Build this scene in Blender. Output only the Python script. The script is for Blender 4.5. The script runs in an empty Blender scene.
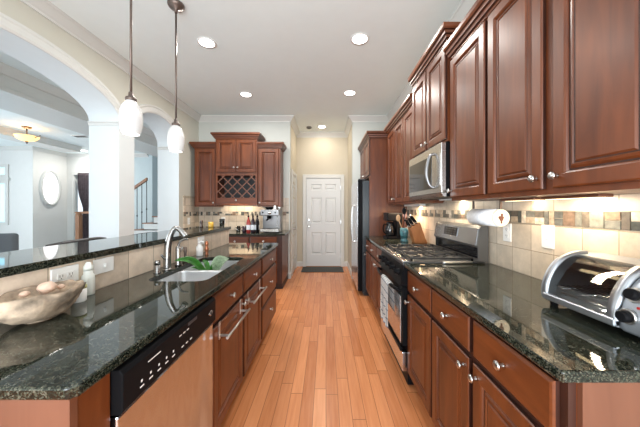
import bpy, bmesh, math, random
from mathutils import Vector, Matrix, noise
random.seed(7)
S = bpy.context.scene
C = S.collection
PI = math.pi

# ------------------------------------------------------------------ camera, world, light, exposure
cam_d = bpy.data.cameras.new('camera')
cam_d.sensor_width = 36.0
cam_d.lens = 36.0 * 260 / 640
cam_d.shift_x = -6 / 640
cam_d.shift_y = -4.5 / 640
cam_d.clip_start = 0.02
cam = bpy.data.objects.new('camera', cam_d)
cam.location = (0, 0, 1.31)
cam.rotation_euler = (PI / 2, 0, 0)
C.objects.link(cam)
S.camera = cam

W = bpy.data.worlds.new('daylight')
S.world = W
W.use_nodes = True
W.node_tree.nodes['Background'].inputs[0].default_value = (0.80, 0.90, 1.0, 1)
W.node_tree.nodes['Background'].inputs[1].default_value = 0.8


def area(name, loc, target, sx, sy, power, color, spread=180, parent=None):
    d = bpy.data.lights.new(name, 'AREA')
    d.shape = 'RECTANGLE'
    d.size = sx
    d.size_y = sy
    d.energy = power
    d.color = color
    d.spread = math.radians(spread)
    o = bpy.data.objects.new(name, d)
    o.location = loc
    o.rotation_euler = (Vector(target) - Vector(loc)).to_track_quat('-Z', 'Y').to_euler()
    C.objects.link(o)
    if parent:
        o.parent = parent
    return o


area('rear_fill_light', (-0.2, -2.2, 1.35), (-0.1, 3, 1.6), 3.8, 2.0, 70, (0.95, 0.98, 1.0))  # added soft fill from behind the camera, no window modelled there
area('ceiling_fill_light', (-0.4, -1.5, 0.9), (-0.4, 1.2, 3.0), 3.4, 1.2, 75, (0.86, 0.95, 1.0))  # added fill aimed up to brighten the ceiling, like bounced flash
area('daylight_living_windows', (-9.6, 2.6, 1.6), (-3, 3.0, 2.5), 5.0, 2.2, 165, (0.90, 0.95, 1.0))
area('daylight_front_windows', (-5.2, -2.6, 1.6), (-4.2, 4.0, 1.7), 4.0, 2.0, 24, (0.70, 0.87, 1.0))

S.view_settings.view_transform = 'Standard'
S.view_settings.look = 'None'
S.view_settings.gamma = 1.0
S.view_settings.use_curve_mapping = False
S.view_settings.exposure = 0.75
S.cycles.use_denoising = True
S.cycles.max_bounces = 10
S.cycles.diffuse_bounces = 5
S.cycles.glossy_bounces = 4
S.cycles.sample_clamp_indirect = 6.0
S.cycles.caustics_reflective = False
S.cycles.caustics_refractive = False

# ------------------------------------------------------------------ materials


def new_mat(name):
    m = bpy.data.materials.new(name)
    m.use_nodes = True
    nt = m.node_tree
    return m, nt, nt.nodes['Principled BSDF']


def plain(name, col, rough=0.5, metal=0.0, spec=0.5, noise_amt=0.0, nscale=8.0, bump=0.0, coat=0.0):
    m, nt, b = new_mat(name)
    b.inputs['Roughness'].default_value = rough
    b.inputs['Metallic'].default_value = metal
    b.inputs['Specular IOR Level'].default_value = spec
    b.inputs['Coat Weight'].default_value = coat
    tc = nt.nodes.new('ShaderNodeTexCoord')
    n = nt.nodes.new('ShaderNodeTexNoise')
    n.inputs['Scale'].default_value = nscale
    n.inputs['Detail'].default_value = 4
    nt.links.new(tc.outputs['Object'], n.inputs['Vector'])
    r = nt.nodes.new('ShaderNodeValToRGB')
    a = noise_amt
    r.color_ramp.elements[0].position = 0.3
    r.color_ramp.elements[1].position = 0.7
    r.color_ramp.elements[0].color = (*[max(0, c * (1 - a)) for c in col], 1)
    r.color_ramp.elements[1].color = (*[min(1, c * (1 + a)) for c in col], 1)
    nt.links.new(n.outputs['Fac'], r.inputs['Fac'])
    nt.links.new(r.outputs['Color'], b.inputs['Base Color'])
    if bump:
        bp = nt.nodes.new('ShaderNodeBump')
        bp.inputs['Strength'].default_value = bump
        bp.inputs['Distance'].default_value = 0.01
        nt.links.new(n.outputs['Fac'], bp.inputs['Height'])
        nt.links.new(bp.outputs['Normal'], b.inputs['Normal'])
    return m


def emit(name, col, strength):
    m, nt, b = new_mat(name)
    b.inputs['Base Color'].default_value = (*col, 1)
    b.inputs['Emission Color'].default_value = (*col, 1)
    b.inputs['Emission Strength'].default_value = strength
    return m


def math_node(nt, op, a, b=None):
    n = nt.nodes.new('ShaderNodeMath')
    n.operation = op
    for i, v in enumerate((a, b)):
        if v is None:
            continue
        if isinstance(v, (int, float)):
            n.inputs[i].default_value = v
        else:
            nt.links.new(v, n.inputs[i])
    return n.outputs[0]


def wood(name, dark, light, scale, rough=0.37, coat=0.03):
    m, nt, b = new_mat(name)
    tc = nt.nodes.new('ShaderNodeTexCoord')
    mp = nt.nodes.new('ShaderNodeMapping')
    mp.inputs['Scale'].default_value = scale
    nt.links.new(tc.outputs['Object'], mp.inputs['Vector'])
    n = nt.nodes.new('ShaderNodeTexNoise')
    n.inputs['Scale'].default_value = 3.0
    n.inputs['Detail'].default_value = 6
    n.inputs['Distortion'].default_value = 0.6
    nt.links.new(mp.outputs['Vector'], n.inputs['Vector'])
    n2 = nt.nodes.new('ShaderNodeTexNoise')
    n2.inputs['Scale'].default_value = 2.0
    n2.inputs['Detail'].default_value = 2
    nt.links.new(tc.outputs['Object'], n2.inputs['Vector'])
    r = nt.nodes.new('ShaderNodeValToRGB')
    r.color_ramp.elements[0].position = 0.30
    r.color_ramp.elements[1].position = 0.72
    r.color_ramp.elements[0].color = (*dark, 1)
    r.color_ramp.elements[1].color = (*light, 1)
    f = math_node(nt, 'ADD', math_node(nt, 'MULTIPLY', n.outputs['Fac'], 0.6), math_node(nt, 'MULTIPLY', n2.outputs['Fac'], 0.4))
    nt.links.new(f, r.inputs['Fac'])
    nt.links.new(r.outputs['Color'], b.inputs['Base Color'])
    b.inputs['Roughness'].default_value = rough
    b.inputs['Coat Weight'].default_value = coat
    b.inputs['Coat Roughness'].default_value = 0.2
    return m


def granite_mat():
    m, nt, b = new_mat('granite')
    tc = nt.nodes.new('ShaderNodeTexCoord')
    v = nt.nodes.new('ShaderNodeTexVoronoi')
    v.inputs['Scale'].default_value = 300
    nt.links.new(tc.outputs['Object'], v.inputs['Vector'])
    wn = nt.nodes.new('ShaderNodeTexNoise')
    wn.inputs['Scale'].default_value = 48
    wn.inputs['Detail'].default_value = 8
    wn.inputs['Roughness'].default_value = 0.75
    nt.links.new(tc.outputs['Object'], wn.inputs['Vector'])
    sep = nt.nodes.new('ShaderNodeSeparateColor')
    nt.links.new(v.outputs['Color'], sep.inputs['Color'])
    f = math_node(nt, 'ADD', math_node(nt, 'MULTIPLY', sep.outputs[0], 0.42), math_node(nt, 'MULTIPLY', wn.outputs['Fac'], 0.58))
    r = nt.nodes.new('ShaderNodeValToRGB')
    e = r.color_ramp.elements
    e[0].position = 0.36
    e[0].color = (0.004, 0.006, 0.005, 1)
    e[1].position = 0.86
    e[1].color = (0.15, 0.147, 0.12, 1)
    for p, c in ((0.50, (0.013, 0.018, 0.013, 1)), (0.59, (0.038, 0.043, 0.030, 1)), (0.68, (0.066, 0.066, 0.050, 1))):
        x = e.new(p)
        x.color = c
    nt.links.new(f, r.inputs['Fac'])
    nt.links.new(r.outputs['Color'], b.inputs['Base Color'])
    b.inputs['Roughness'].default_value = 0.035
    b.inputs['IOR'].default_value = 1.5
    b.inputs['Specular IOR Level'].default_value = 0.45
    return m


def floor_mat():
    m, nt, b = new_mat('oak_floor')
    tc = nt.nodes.new('ShaderNodeTexCoord')
    s = nt.nodes.new('ShaderNodeSeparateXYZ')
    nt.links.new(tc.outputs['Object'], s.inputs[0])
    bw, bl = 0.083, 1.05
    u = math_node(nt, 'DIVIDE', s.outputs[0], bw)
    iu = math_node(nt, 'FLOOR', u)
    w1 = nt.nodes.new('ShaderNodeTexWhiteNoise')
    w1.noise_dimensions = '1D'
    nt.links.new(iu, w1.inputs['W'])
    v = math_node(nt, 'ADD', math_node(nt, 'DIVIDE', s.outputs[1], bl), math_node(nt, 'MULTIPLY', w1.outputs['Value'], 7.3))
    iv = math_node(nt, 'FLOOR', v)
    cb = nt.nodes.new('ShaderNodeCombineXYZ')
    nt.links.new(iu, cb.inputs[0])
    nt.links.new(iv, cb.inputs[1])
    w2 = nt.nodes.new('ShaderNodeTexWhiteNoise')
    w2.noise_dimensions = '2D'
    nt.links.new(cb.outputs[0], w2.inputs['Vector'])
    # grain
    mp = nt.nodes.new('ShaderNodeMapping')
    mp.inputs['Scale'].default_value = (55, 3.5, 1)
    ad = nt.nodes.new('ShaderNodeVectorMath')
    ad.operation = 'MULTIPLY_ADD'
    nt.links.new(w2.outputs['Color'], ad.inputs[0])
    ad.inputs[1].default_value = (9, 9, 9)
    nt.links.new(tc.outputs['Object'], ad.inputs[2])
    nt.links.new(ad.outputs[0], mp.inputs['Vector'])
    n = nt.nodes.new('ShaderNodeTexNoise')
    n.inputs['Scale'].default_value = 1.0
    n.inputs['Detail'].default_value = 5
    nt.links.new(mp.outputs[0], n.inputs['Vector'])
    f = math_node(nt, 'ADD', math_node(nt, 'MULTIPLY', w2.outputs['Value'], 0.45), math_node(nt, 'MULTIPLY', n.outputs['Fac'], 0.62))
    r = nt.nodes.new('ShaderNodeValToRGB')
    r.color_ramp.elements[0].position = 0.15
    r.color_ramp.elements[1].position = 0.95
    r.color_ramp.elements[0].color = (0.42, 0.130, 0.042, 1)
    r.color_ramp.elements[1].color = (0.76, 0.320, 0.138, 1)
    nt.links.new(f, r.inputs['Fac'])
    # seams
    fu = math_node(nt, 'FRACT', u)
    fv = math_node(nt, 'FRACT', v)
    eu = math_node(nt, 'LESS_THAN', math_node(nt, 'ABSOLUTE', math_node(nt, 'SUBTRACT', fu, 0.5)), 0.482)
    ev = math_node(nt, 'LESS_THAN', math_node(nt, 'ABSOLUTE', math_node(nt, 'SUBTRACT', fv, 0.5)), 0.498)
    seam = math_node(nt, 'MULTIPLY', eu, ev)
    mx = nt.nodes.new('ShaderNodeMix')
    mx.data_type = 'RGBA'
    nt.links.new(seam, mx.inputs['Factor'])
    mx.inputs['A'].default_value = (0.20, 0.075, 0.03, 1)
    nt.links.new(r.outputs['Color'], mx.inputs['B'])
    nt.links.new(mx.outputs['Result'], b.inputs['Base Color'])
    b.inputs['Roughness'].default_value = 0.26
    b.inputs['Specular IOR Level'].default_value = 0.45
    return m


def tile_mat(name, ax, off=0.0, size=0.1525, z0=0.914, col=(0.63, 0.535, 0.43)):
    m, nt, b = new_mat(name)
    tc = nt.nodes.new('ShaderNodeTexCoord')
    s = nt.nodes.new('ShaderNodeSeparateXYZ')
    nt.links.new(tc.outputs['Object'], s.inputs[0])
    u = math_node(nt, 'DIVIDE', math_node(nt, 'ADD', s.outputs[ax], off + 20 * size), size)
    v = math_node(nt, 'DIVIDE', math_node(nt, 'ADD', s.outputs[2], -z0 + 20 * size), size)
    cb = nt.nodes.new('ShaderNodeCombineXYZ')
    nt.links.new(math_node(nt, 'FLOOR', u), cb.inputs[0])
    nt.links.new(math_node(nt, 'FLOOR', v), cb.inputs[1])
    w = nt.nodes.new('ShaderNodeTexWhiteNoise')
    w.noise_dimensions = '2D'
    nt.links.new(cb.outputs[0], w.inputs['Vector'])
    n = nt.nodes.new('ShaderNodeTexNoise')
    n.inputs['Scale'].default_value = 14
    n.inputs['Detail'].default_value = 6
    n.inputs['Roughness'].default_value = 0.65
    nt.links.new(tc.outputs['Object'], n.inputs['Vector'])
    f = math_node(nt, 'ADD', math_node(nt, 'MULTIPLY', w.outputs['Value'], 0.35), math_node(nt, 'MULTIPLY', n.outputs['Fac'], 0.65))
    r = nt.nodes.new('ShaderNodeValToRGB')
    r.color_ramp.elements[0].position = 0.25
    r.color_ramp.elements[1].position = 0.75
    r.color_ramp.elements[0].color = (*[c * 0.70 for c in col], 1)
    r.color_ramp.elements[1].color = (*[min(1, c * 1.18) for c in col], 1)
    nt.links.new(f, r.inputs['Fac'])
    h = 0.5 - 0.0022 / size
    eu = math_node(nt, 'LESS_THAN', math_node(nt, 'ABSOLUTE', math_node(nt, 'SUBTRACT', math_node(nt, 'FRACT', u), 0.5)), h)
    ev = math_node(nt, 'LESS_THAN', math_node(nt, 'ABSOLUTE', math_node(nt, 'SUBTRACT', math_node(nt, 'FRACT', v), 0.5)), h)
    g = math_node(nt, 'MULTIPLY', eu, ev)
    mx = nt.nodes.new('ShaderNodeMix')
    mx.data_type = 'RGBA'
    nt.links.new(g, mx.inputs['Factor'])
    mx.inputs['A'].default_value = (0.30, 0.235, 0.17, 1)
    nt.links.new(r.outputs['Color'], mx.inputs['B'])
    nt.links.new(mx.outputs['Result'], b.inputs['Base Color'])
    b.inputs['Roughness'].default_value = 0.38
    bp = nt.nodes.new('ShaderNodeBump')
    bp.inputs['Strength'].default_value = 0.35
    bp.inputs['Distance'].default_value = 0.002
    nt.links.new(g, bp.inputs['Height'])
    nt.links.new(bp.outputs['Normal'], b.inputs['Normal'])
    return m


def steel_mat(name, col, rough, axis_scale, metal=1.0):
    m, nt, b = new_mat(name)
    tc = nt.nodes.new('ShaderNodeTexCoord')
    mp = nt.nodes.new('ShaderNodeMapping')
    mp.inputs['Scale'].default_value = axis_scale
    nt.links.new(tc.outputs['Object'], mp.inputs['Vector'])
    n = nt.nodes.new('ShaderNodeTexNoise')
    n.inputs['Scale'].default_value = 6
    n.inputs['Detail'].default_value = 3
    nt.links.new(mp.outputs[0], n.inputs['Vector'])
    rr = math_node(nt, 'ADD', math_node(nt, 'MULTIPLY', n.outputs['Fac'], 0.06), rough - 0.03)
    nt.links.new(rr, b.inputs['Roughness'])
    b.inputs['Base Color'].default_value = (*col, 1)
    b.inputs['Metallic'].default_value = metal
    return m


def glass_mat(name, tint, alpha, rough=0.03):
    m, nt, b = new_mat(name)
    tr = nt.nodes.new('ShaderNodeBsdfTransparent')
    tr.inputs[0].default_value = (*tint, 1)
    gl = nt.nodes.new('ShaderNodeBsdfGlossy')
    gl.inputs['Roughness'].default_value = rough
    fr = nt.nodes.new('ShaderNodeFresnel')
    fr.inputs['IOR'].default_value = 1.5
    fa = math_node(nt, 'ADD', math_node(nt, 'MULTIPLY', fr.outputs[0], 1.0), alpha)
    mx = nt.nodes.new('ShaderNodeMixShader')
    nt.links.new(fa, mx.inputs[0])
    nt.links.new(tr.outputs[0], mx.inputs[1])
    nt.links.new(gl.outputs[0], mx.inputs[2])
    nt.links.new(mx.outputs[0], nt.nodes['Material Output'].inputs[0])
    return m


M = {}
M['wood'] = wood('cherry_wood', (0.060, 0.0130, 0.0032), (0.178, 0.0465, 0.0112), (7, 7, 0.9))
M['wood_h'] = wood('cherry_wood_horizontal', (0.060, 0.0130, 0.0032), (0.178, 0.0465, 0.0112), (1.0, 1.0, 9))
M['wood_panel'] = wood('cherry_veneer', (0.105, 0.036, 0.018), (0.165, 0.063, 0.034), (6, 6, 0.8), rough=0.4, coat=0.05)
M['wood_shaded'] = plain('shaded_cherry_frame', (0.040, 0.0115, 0.006), 0.45, noise_amt=0.2)  # frame wood darkened to paint the shade between base fronts
M['glaze_and_shade'] = plain('dark_glaze_and_shade', (0.030, 0.0085, 0.0045), 0.4, noise_amt=0.3)  # dark stain with groove shade painted in, for fronts and crowns
M['toe'] = plain('toe_kick_dark', (0.03, 0.012, 0.008), 0.6)
M['granite'] = granite_mat()
M['floor'] = floor_mat()
M['tile_y'] = tile_mat('travertine_tile_side', 1)
M['tile_x'] = tile_mat('travertine_tile_back', 0)
M['tile_bar'] = tile_mat('travertine_tile_bar', 1, off=0.02, size=0.215, z0=0.899, col=(0.72, 0.60, 0.485))
M['wall'] = plain('painted_wall', (0.545, 0.53, 0.46), 0.6, noise_amt=0.015)
M['wall_cool'] = plain('painted_wall_pale', (0.51, 0.53, 0.50), 0.6, noise_amt=0.015)
M['wall_blue'] = plain('painted_wall_blue_grey', (0.50, 0.58, 0.60), 0.6, noise_amt=0.015)
M['reveal'] = plain('white_reveal_paint', (0.66, 0.70, 0.71), 0.5, noise_amt=0.01)
M['hall'] = plain('painted_hall_wall', (0.56, 0.505, 0.40), 0.6, noise_amt=0.015)
M['ceil'] = plain('painted_ceiling', (0.77, 0.83, 0.83), 0.7, noise_amt=0.01)
M['trim'] = plain('white_trim_paint', (0.62, 0.62, 0.595), 0.4, noise_amt=0.01)
M['door'] = plain('white_door_paint', (0.64, 0.65, 0.65), 0.4, noise_amt=0.01)
M['steel'] = steel_mat('brushed_steel', (0.62, 0.61, 0.59), 0.26, (1, 1, 40))
M['steel_dim'] = steel_mat('dull_steel', (0.25, 0.25, 0.255), 0.34, (1, 1, 40))
M['steel_v'] = steel_mat('brushed_steel_door', (0.66, 0.69, 0.74), 0.21, (1, 60, 1))
M['faucet'] = steel_mat('faucet_steel', (0.33, 0.325, 0.32), 0.26, (1, 1, 1))
M['chrome'] = steel_mat('polished_nickel', (0.62, 0.61, 0.59), 0.18, (1, 1, 1))
M['satin'] = steel_mat('satin_nickel', (0.52, 0.51, 0.49), 0.30, (1, 1, 1))
M['sink'] = steel_mat('sink_steel', (0.80, 0.82, 0.84), 0.32, (20, 1, 1), metal=0.85)
M['black'] = plain('black_plastic', (0.008, 0.008, 0.009), 0.28, spec=0.03)
M['black_matte'] = plain('black_iron', (0.014, 0.014, 0.015), 0.45)
M['black_glass'] = plain('black_glass', (0.008, 0.008, 0.010), 0.04, spec=0.8)
M['charcoal'] = plain('charcoal_enamel', (0.030, 0.034, 0.040), 0.35)
M['grey_side'] = plain('grey_painted_steel', (0.10, 0.095, 0.09), 0.38)
M['fridge_side'] = plain('black_fridge_side', (0.012, 0.019, 0.025), 0.30, bump=0.1, nscale=120)
M['white'] = plain('white_plastic', (0.80, 0.80, 0.79), 0.35)
M['slot'] = plain('dark_slot', (0.03, 0.03, 0.03), 0.6)
M['bronze'] = plain('bronze_metal', (0.15, 0.115, 0.10), 0.42, metal=0.7)
M['red_light'] = plain('red_lens', (0.35, 0.02, 0.02), 0.2)
M['glass'] = glass_mat('clear_glass', (0.93, 0.95, 0.95), 0.02)
M['smoke_glass'] = glass_mat('toaster_glass', (0.84, 0.87, 0.88), 0.07)


def fuse(*bms):
    return bms

# ------------------------------------------------------------------ mesh helpers


def NB():
    return bmesh.new()


def box(bm, x0, x1, y0, y1, z0, z1, mi=0):
    vs = [bm.verts.new((x, y, z)) for x in (x0, x1) for y in (y0, y1) for z in (z0, z1)]
    fs = []
    for idx in ((0, 1, 3, 2), (4, 6, 7, 5), (0, 4, 5, 1), (2, 3, 7, 6), (0, 2, 6, 4), (1, 5, 7, 3)):
        f = bm.faces.new([vs[i] for i in idx])
        f.material_index = mi
        fs.append(f)
    return fs


def bbox(bm, x0, x1, y0, y1, z0, z1, r=0.004, seg=2, mi=0):
    t = bmesh.new()
    box(t, x0, x1, y0, y1, z0, z1, mi)
    bmesh.ops.bevel(t, geom=t.edges[:], offset=r, segments=seg, profile=0.5, affect='EDGES')
    merge(bm, t)


def merge(bm, other, mat=None):
    vm = {}
    for v in other.verts:
        vm[v] = bm.verts.new(mat @ v.co if mat else v.co)
    for f in other.faces:
        try:
            nf = bm.faces.new([vm[v] for v in f.verts])
            nf.material_index = f.material_index
            nf.smooth = f.smooth
        except ValueError:
            pass
    other.free()


def loops(bm, rings, cap0=True, cap1=True, closed=True, smooth=False, mi=0):
    vr = [[bm.verts.new(p) for p in r] for r in rings]
    n = len(vr[0])
    for a, b in zip(vr, vr[1:]):
        for i in range(n if closed else n - 1):
            j = (i + 1) % n
            f = bm.faces.new((a[i], a[j], b[j], b[i]))
            f.smooth = smooth
            f.material_index = mi
    if cap0:
        bm.faces.new(vr[0][::-1]).material_index = mi
    if cap1:
        bm.faces.new(vr[-1]).material_index = mi
    return vr


def prism(bm, pts, axis, a, b, smooth=False, mi=0):
    def p3(p, t):
        if axis == 'x':
            return (t, p[0], p[1])
        if axis == 'y':
            return (p[0], t, p[1])
        return (p[0], p[1], t)
    loops(bm, [[p3(p, a) for p in pts], [p3(p, b) for p in pts]], smooth=smooth, mi=mi)


def lathe(bm, prof, center=(0, 0, 0), n=24, axis=Vector((0, 0, 1)), mi=0, smooth=True, cap=True):
    q = Vector((0, 0, 1)).rotation_difference(Vector(axis))
    c = Vector(center)
    rings = []
    for r, z in prof:
        rings.append([c + q @ Vector((r * math.cos(2 * PI * i / n), r * math.sin(2 * PI * i / n), z)) for i in range(n)])
    loops(bm, rings, cap0=cap, cap1=cap, smooth=smooth, mi=mi)


def catmull(pts, k=6):
    pts = [Vector(p) for p in pts]
    out = []
    for i in range(len(pts) - 1):
        p0 = pts[max(i - 1, 0)]
        p1, p2 = pts[i], pts[i + 1]
        p3 = pts[min(i + 2, len(pts) - 1)]
        for j in range(k):
            t = j / k
            out.append(0.5 * ((2 * p1) + (p2 - p0) * t + (2 * p0 - 5 * p1 + 4 * p2 - p3) * t * t + (3 * p1 - p0 - 3 * p2 + p3) * t ** 3))
    out.append(pts[-1])
    return out


def tube(bm, pts, rad, n=10, smooth_path=False, k=6, mi=0):
    pts = [Vector(p) for p in pts]
    if not isinstance(rad, (list, tuple)):
        rad = [rad] * len(pts)
    if smooth_path:
        rr = catmull([(r, 0, 0) for r in rad], k)
        pts = catmull(pts, k)
        rad = [r.x for r in rr]
    rings = []
    d0 = (pts[1] - pts[0]).normalized()
    up = Vector((0, 0, 1)) if abs(d0.z) < 0.9 else Vector((1, 0, 0))
    nrm = d0.cross(up).normalized()
    for i, p in enumerate(pts):
        if i == 0:
            d = pts[1] - pts[0]
        elif i == len(pts) - 1:
            d = pts[-1] - pts[-2]
        else:
            d = (pts[i + 1] - pts[i]).normalized() + (pts[i] - pts[i - 1]).normalized()
        d.normalize()
        nrm = (nrm - d * nrm.dot(d)).normalized()
        bi = d.cross(nrm)
        rings.append([p + (nrm * math.cos(2 * PI * j / n) + bi * math.sin(2 * PI * j / n)) * rad[i] for j in range(n)])
    loops(bm, rings, smooth=True, mi=mi)


def sweep(bm, prof, path, side=1, z=0.0, mi=0, dark=()):
    """prof: (out, height) swept along an open plan path; out goes to the left (side=1) or right (-1) of travel; mitred corners."""
    P = [Vector((p[0], p[1])) for p in path]
    rings = []
    n0 = len(bm.faces)
    for i, p in enumerate(P):
        ds = []
        if i > 0:
            ds.append((P[i] - P[i - 1]).normalized())
        if i < len(P) - 1:
            ds.append((P[i + 1] - P[i]).normalized())
        ns = [Vector((-d.y, d.x)) * side for d in ds]
        nn = sum(ns, Vector((0, 0)))
        nn.normalize()
        sc = 1 / max(0.3, nn.dot(ns[0]))
        rings.append([(p.x + nn.x * o * sc, p.y + nn.y * o * sc, z + h) for o, h in prof])
    loops(bm, rings, mi=mi)
    bm.faces.ensure_lookup_table()
    n = len(prof)
    for s_ in range(len(P) - 1):
        for k in dark:
            bm.faces[n0 + s_ * n + k].material_index = 1


def roundrect(x0, x1, y0, y1, r, n=5):
    out = []
    for cx, cy, a0 in ((x1 - r, y1 - r, 0), (x0 + r, y1 - r, 90), (x0 + r, y0 + r, 180), (x1 - r, y0 + r, 270)):
        for i in range(n + 1):
            a = math.radians(a0 + 90 * i / n)
            out.append((cx + r * math.cos(a), cy + r * math.sin(a)))
    return out


def rootloc(o):
    v = Vector((0, 0, 0))
    while o is not None:
        v += o.location
        o = o.parent
    return v


def obj(name, bm, mat, parent=None, local=False, origin=None, bevel=0.0):
    """Link a bmesh as one mesh. World coordinates unless local=True (then relative to the parent)."""
    bmesh.ops.recalc_face_normals(bm, faces=bm.faces[:])
    me = bpy.data.meshes.new(name)
    o = bpy.data.objects.new(name, me)
    if parent is not None:
        o.parent = parent
        if not local:
            off = rootloc(parent)
            for v in bm.verts:
                v.co -= off
    elif origin is not None:
        o.location = origin
        for v in bm.verts:
            v.co -= Vector(origin)
    bm.to_mesh(me)
    bm.free()
    for m in (mat if isinstance(mat, (list, tuple)) else [mat]):
        me.materials.append(M[m] if isinstance(m, str) else m)
    C.objects.link(o)
    if bevel:
        b = o.modifiers.new('bevel', 'BEVEL')
        b.width = bevel
        b.segments = 3
        b.limit_method = 'ANGLE'
        b.angle_limit = math.radians(40)
    return o


def tag(o, label=None, cat=None, group=None, kind=None):
    if label:
        o['label'] = label
    if cat:
        o['category'] = cat
    if group:
        o['group'] = group
    if kind:
        o['kind'] = kind
    return o


def thing(name, label, cat, loc=(0, 0, 0), group=None, rz=0.0):
    o = bpy.data.objects.new(name, None)
    o.empty_display_size = 0.05
    o.location = loc
    o.rotation_euler = (0, 0, rz)
    C.objects.link(o)
    return tag(o, label, cat, group)


def struct(name, bm, mat, parent=None, label=None):
    o = obj(name, bm, mat, parent)
    if parent is None:
        o['kind'] = 'structure'
    if label:
        o['label'] = label
    return o


def dup(root, loc=None, label=None, group=None, rz=None):
    def cp(o, par):
        c = o.copy()
        C.objects.link(c)
        if par is not None:
            c.parent = par
        for ch in list(o.children):
            if ch.type == 'LIGHT' or ch.type == 'MESH':
                cp(ch, c)
        return c
    r = cp(root, None)
    if loc is not None:
        r.location = loc
    if rz is not None:
        r.rotation_euler = (0, 0, rz)
    if label:
        r['label'] = label
    if group:
        r['group'] = group
    return r


# ------------------------------------------------------------------ dimensions
XL, XR = -2.40, 1.215          # kitchen side walls
YB, YH = 4.90, 5.95            # back wall, end of the hall
ZC = 3.05
HX0, HX1 = -0.677, 0.50        # hall side walls

# ------------------------------------------------------------------ the setting
b = NB(); box(b, -2.75, 1.5, -3.2, 9.6, -0.1, 0)
tag(struct('floor', b, 'floor'), 'honey oak strip floor running away from the camera')
M['bounce_floor'] = plain('pale_bounce_floor', (0.56, 0.60, 0.64), 0.95, noise_amt=0.08, nscale=150)  # unseen floor, pale colour made up to keep bounced light neutral
b = NB(); box(b, -11.5, -2.75, -3.2, 9.6, -0.1, 0)
struct('floor_living', b, 'bounce_floor')
b = NB(); box(b, -11.5, 1.5, -1.6, 9.6, ZC, ZC + 0.12)
tag(struct('ceiling', b, 'ceil'), 'flat pale grey ceiling')
b = NB(); box(b, XR, XR + 0.12, -1.6, YB, 0, ZC)
wr = struct('wall_right', b, 'wall')
b = NB()
box(b, HX1, XR + 0.12, YB, YB + 0.1, 0, ZC)
struct('wall_back_right', b, 'wall_cool')
b = NB()
box(b, HX1, HX1 + 0.1, YB + 0.1, YH, 0, ZC)
struct('wall_hall_right', b, 'hall')
b = NB(); box(b, HX0 - 0.1, HX1 + 0.1, YH, YH + 0.1, 0, ZC)
struct('wall_hall_end', b, 'hall')
b = NB()
box(b, HX0 - 0.1, HX0, YB + 0.1, YH, 0, ZC)
struct('wall_hall_left', b, 'hall')
b = NB(); box(b, -2.75, HX0, YB, YB + 0.1, 0, ZC)
struct('wall_back_left', b, 'wall_cool')

# left wall with two elliptical arches
ARCH = [(1.163, 3.015), (3.256, 4.245)]
ZS, ZA = 2.33, 2.65


def arch_z(y, a, c):
    m, h = (a + c) / 2, (c - a) / 2
    t = max(0.0, 1 - ((y - m) / h) ** 2)
    return ZS + (ZA - ZS) * math.sqrt(t)


def arch_pts(a, c, n=36, off=0.0):
    m, h = (a + c) / 2, (c - a) / 2
    return [(m - (h + off) * math.cos(PI * i / n), ZS + (ZA - ZS + off) * math.sin(PI * i / n)) for i in range(n + 1)]


WX0, WX1 = -2.75, XL
b = NB()
box(b, WX0, WX1, -1.6, ARCH[0][0], 0, ZC)
box(b, WX0, WX1, ARCH[0][1], ARCH[1][0], 0, ZS - 0.03)
box(b, WX0, WX1, ARCH[0][1], ARCH[1][0], ZS - 0.03, ZC)
box(b, WX0, WX1, ARCH[1][1], YB, 0, ZC)
for a, c in ARCH:
    ap = arch_pts(a, c)
    for x in (WX0, WX1):
        for p, q in zip(ap, ap[1:]):
            b.faces.new([b.verts.new((x, p[0], p[1])), b.verts.new((x, q[0], q[1])), b.verts.new((x, q[0], ZC)), b.verts.new((x, p[0], ZC))])
    lo = [b.verts.new((WX0, p[0], p[1])) for p in ap]
    hi = [b.verts.new((WX1, p[0], p[1])) for p in ap]
    for i in range(len(ap) - 1):
        f = b.faces.new((lo[i], lo[i + 1], hi[i + 1], hi[i]))
        f.smooth = True
        f.material_index = 1
b.normal_update()
for f in b.faces:
    c = f.calc_center_median()
    if (abs(f.normal.y) > 0.9 and 1.1 < c.y < 4.3) or (abs(f.normal.x) > 0.9 and 3.0 < c.y < 3.27 and c.z < 1.5):
        f.material_index = 1
wl = struct('wall_left', b, ['wall', 'reveal'])
# arch casings (moulded band round each arch, on the kitchen face) and impost mouldings
n_tr = 1
for a, c in ARCH:
    b = NB()
    prof = [(0.0, 0.0), (0.0, 0.016), (0.018, 0.026), (0.075, 0.018), (0.088, 0.026), (0.105, 0.026), (0.112, 0.0)]
    m, h = (a + c) / 2, (c - a) / 2
    rings = []
    path = []
    path.append([(a - o, ZS - 0.055, w) for o, w in prof])
    N = 48
    for i in range(N + 1):
        t = PI * i / N
        path.append([(m - (h + o) * math.cos(t), ZS + (ZA - ZS + o) * math.sin(t), w) for o, w in prof])
    path.append([(c + o, ZS - 0.055, w) for o, w in prof])
    loops(b, [[(XL + w, y, z) for y, z, w in r] for r in path])
    struct('trim_%d' % n_tr, b, 'trim'); n_tr += 1
b = NB()
imp = [(0, 0), (0.006, 0.0), (0.010, 0.010), (0.010, 0.030), (0.020, 0.038), (0.020, 0.048), (0, 0.052)]
for a, c in ARCH:
    for y, sgn in ((a, 1), (c, -1)):
        prism(b, [(y + sgn * o, ZS - 0.055 + z) for o, z in imp], 'x', WX0, XL + 0.026)
imp2 = [(o, z) for o, z in imp]
prism(b, [(XL + o, ZS - 0.055 + z) for o, z in imp], 'y', ARCH[0][1], ARCH[1][0])
struct('trim_%d' % n_tr, b, 'trim'); n_tr += 1

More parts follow.
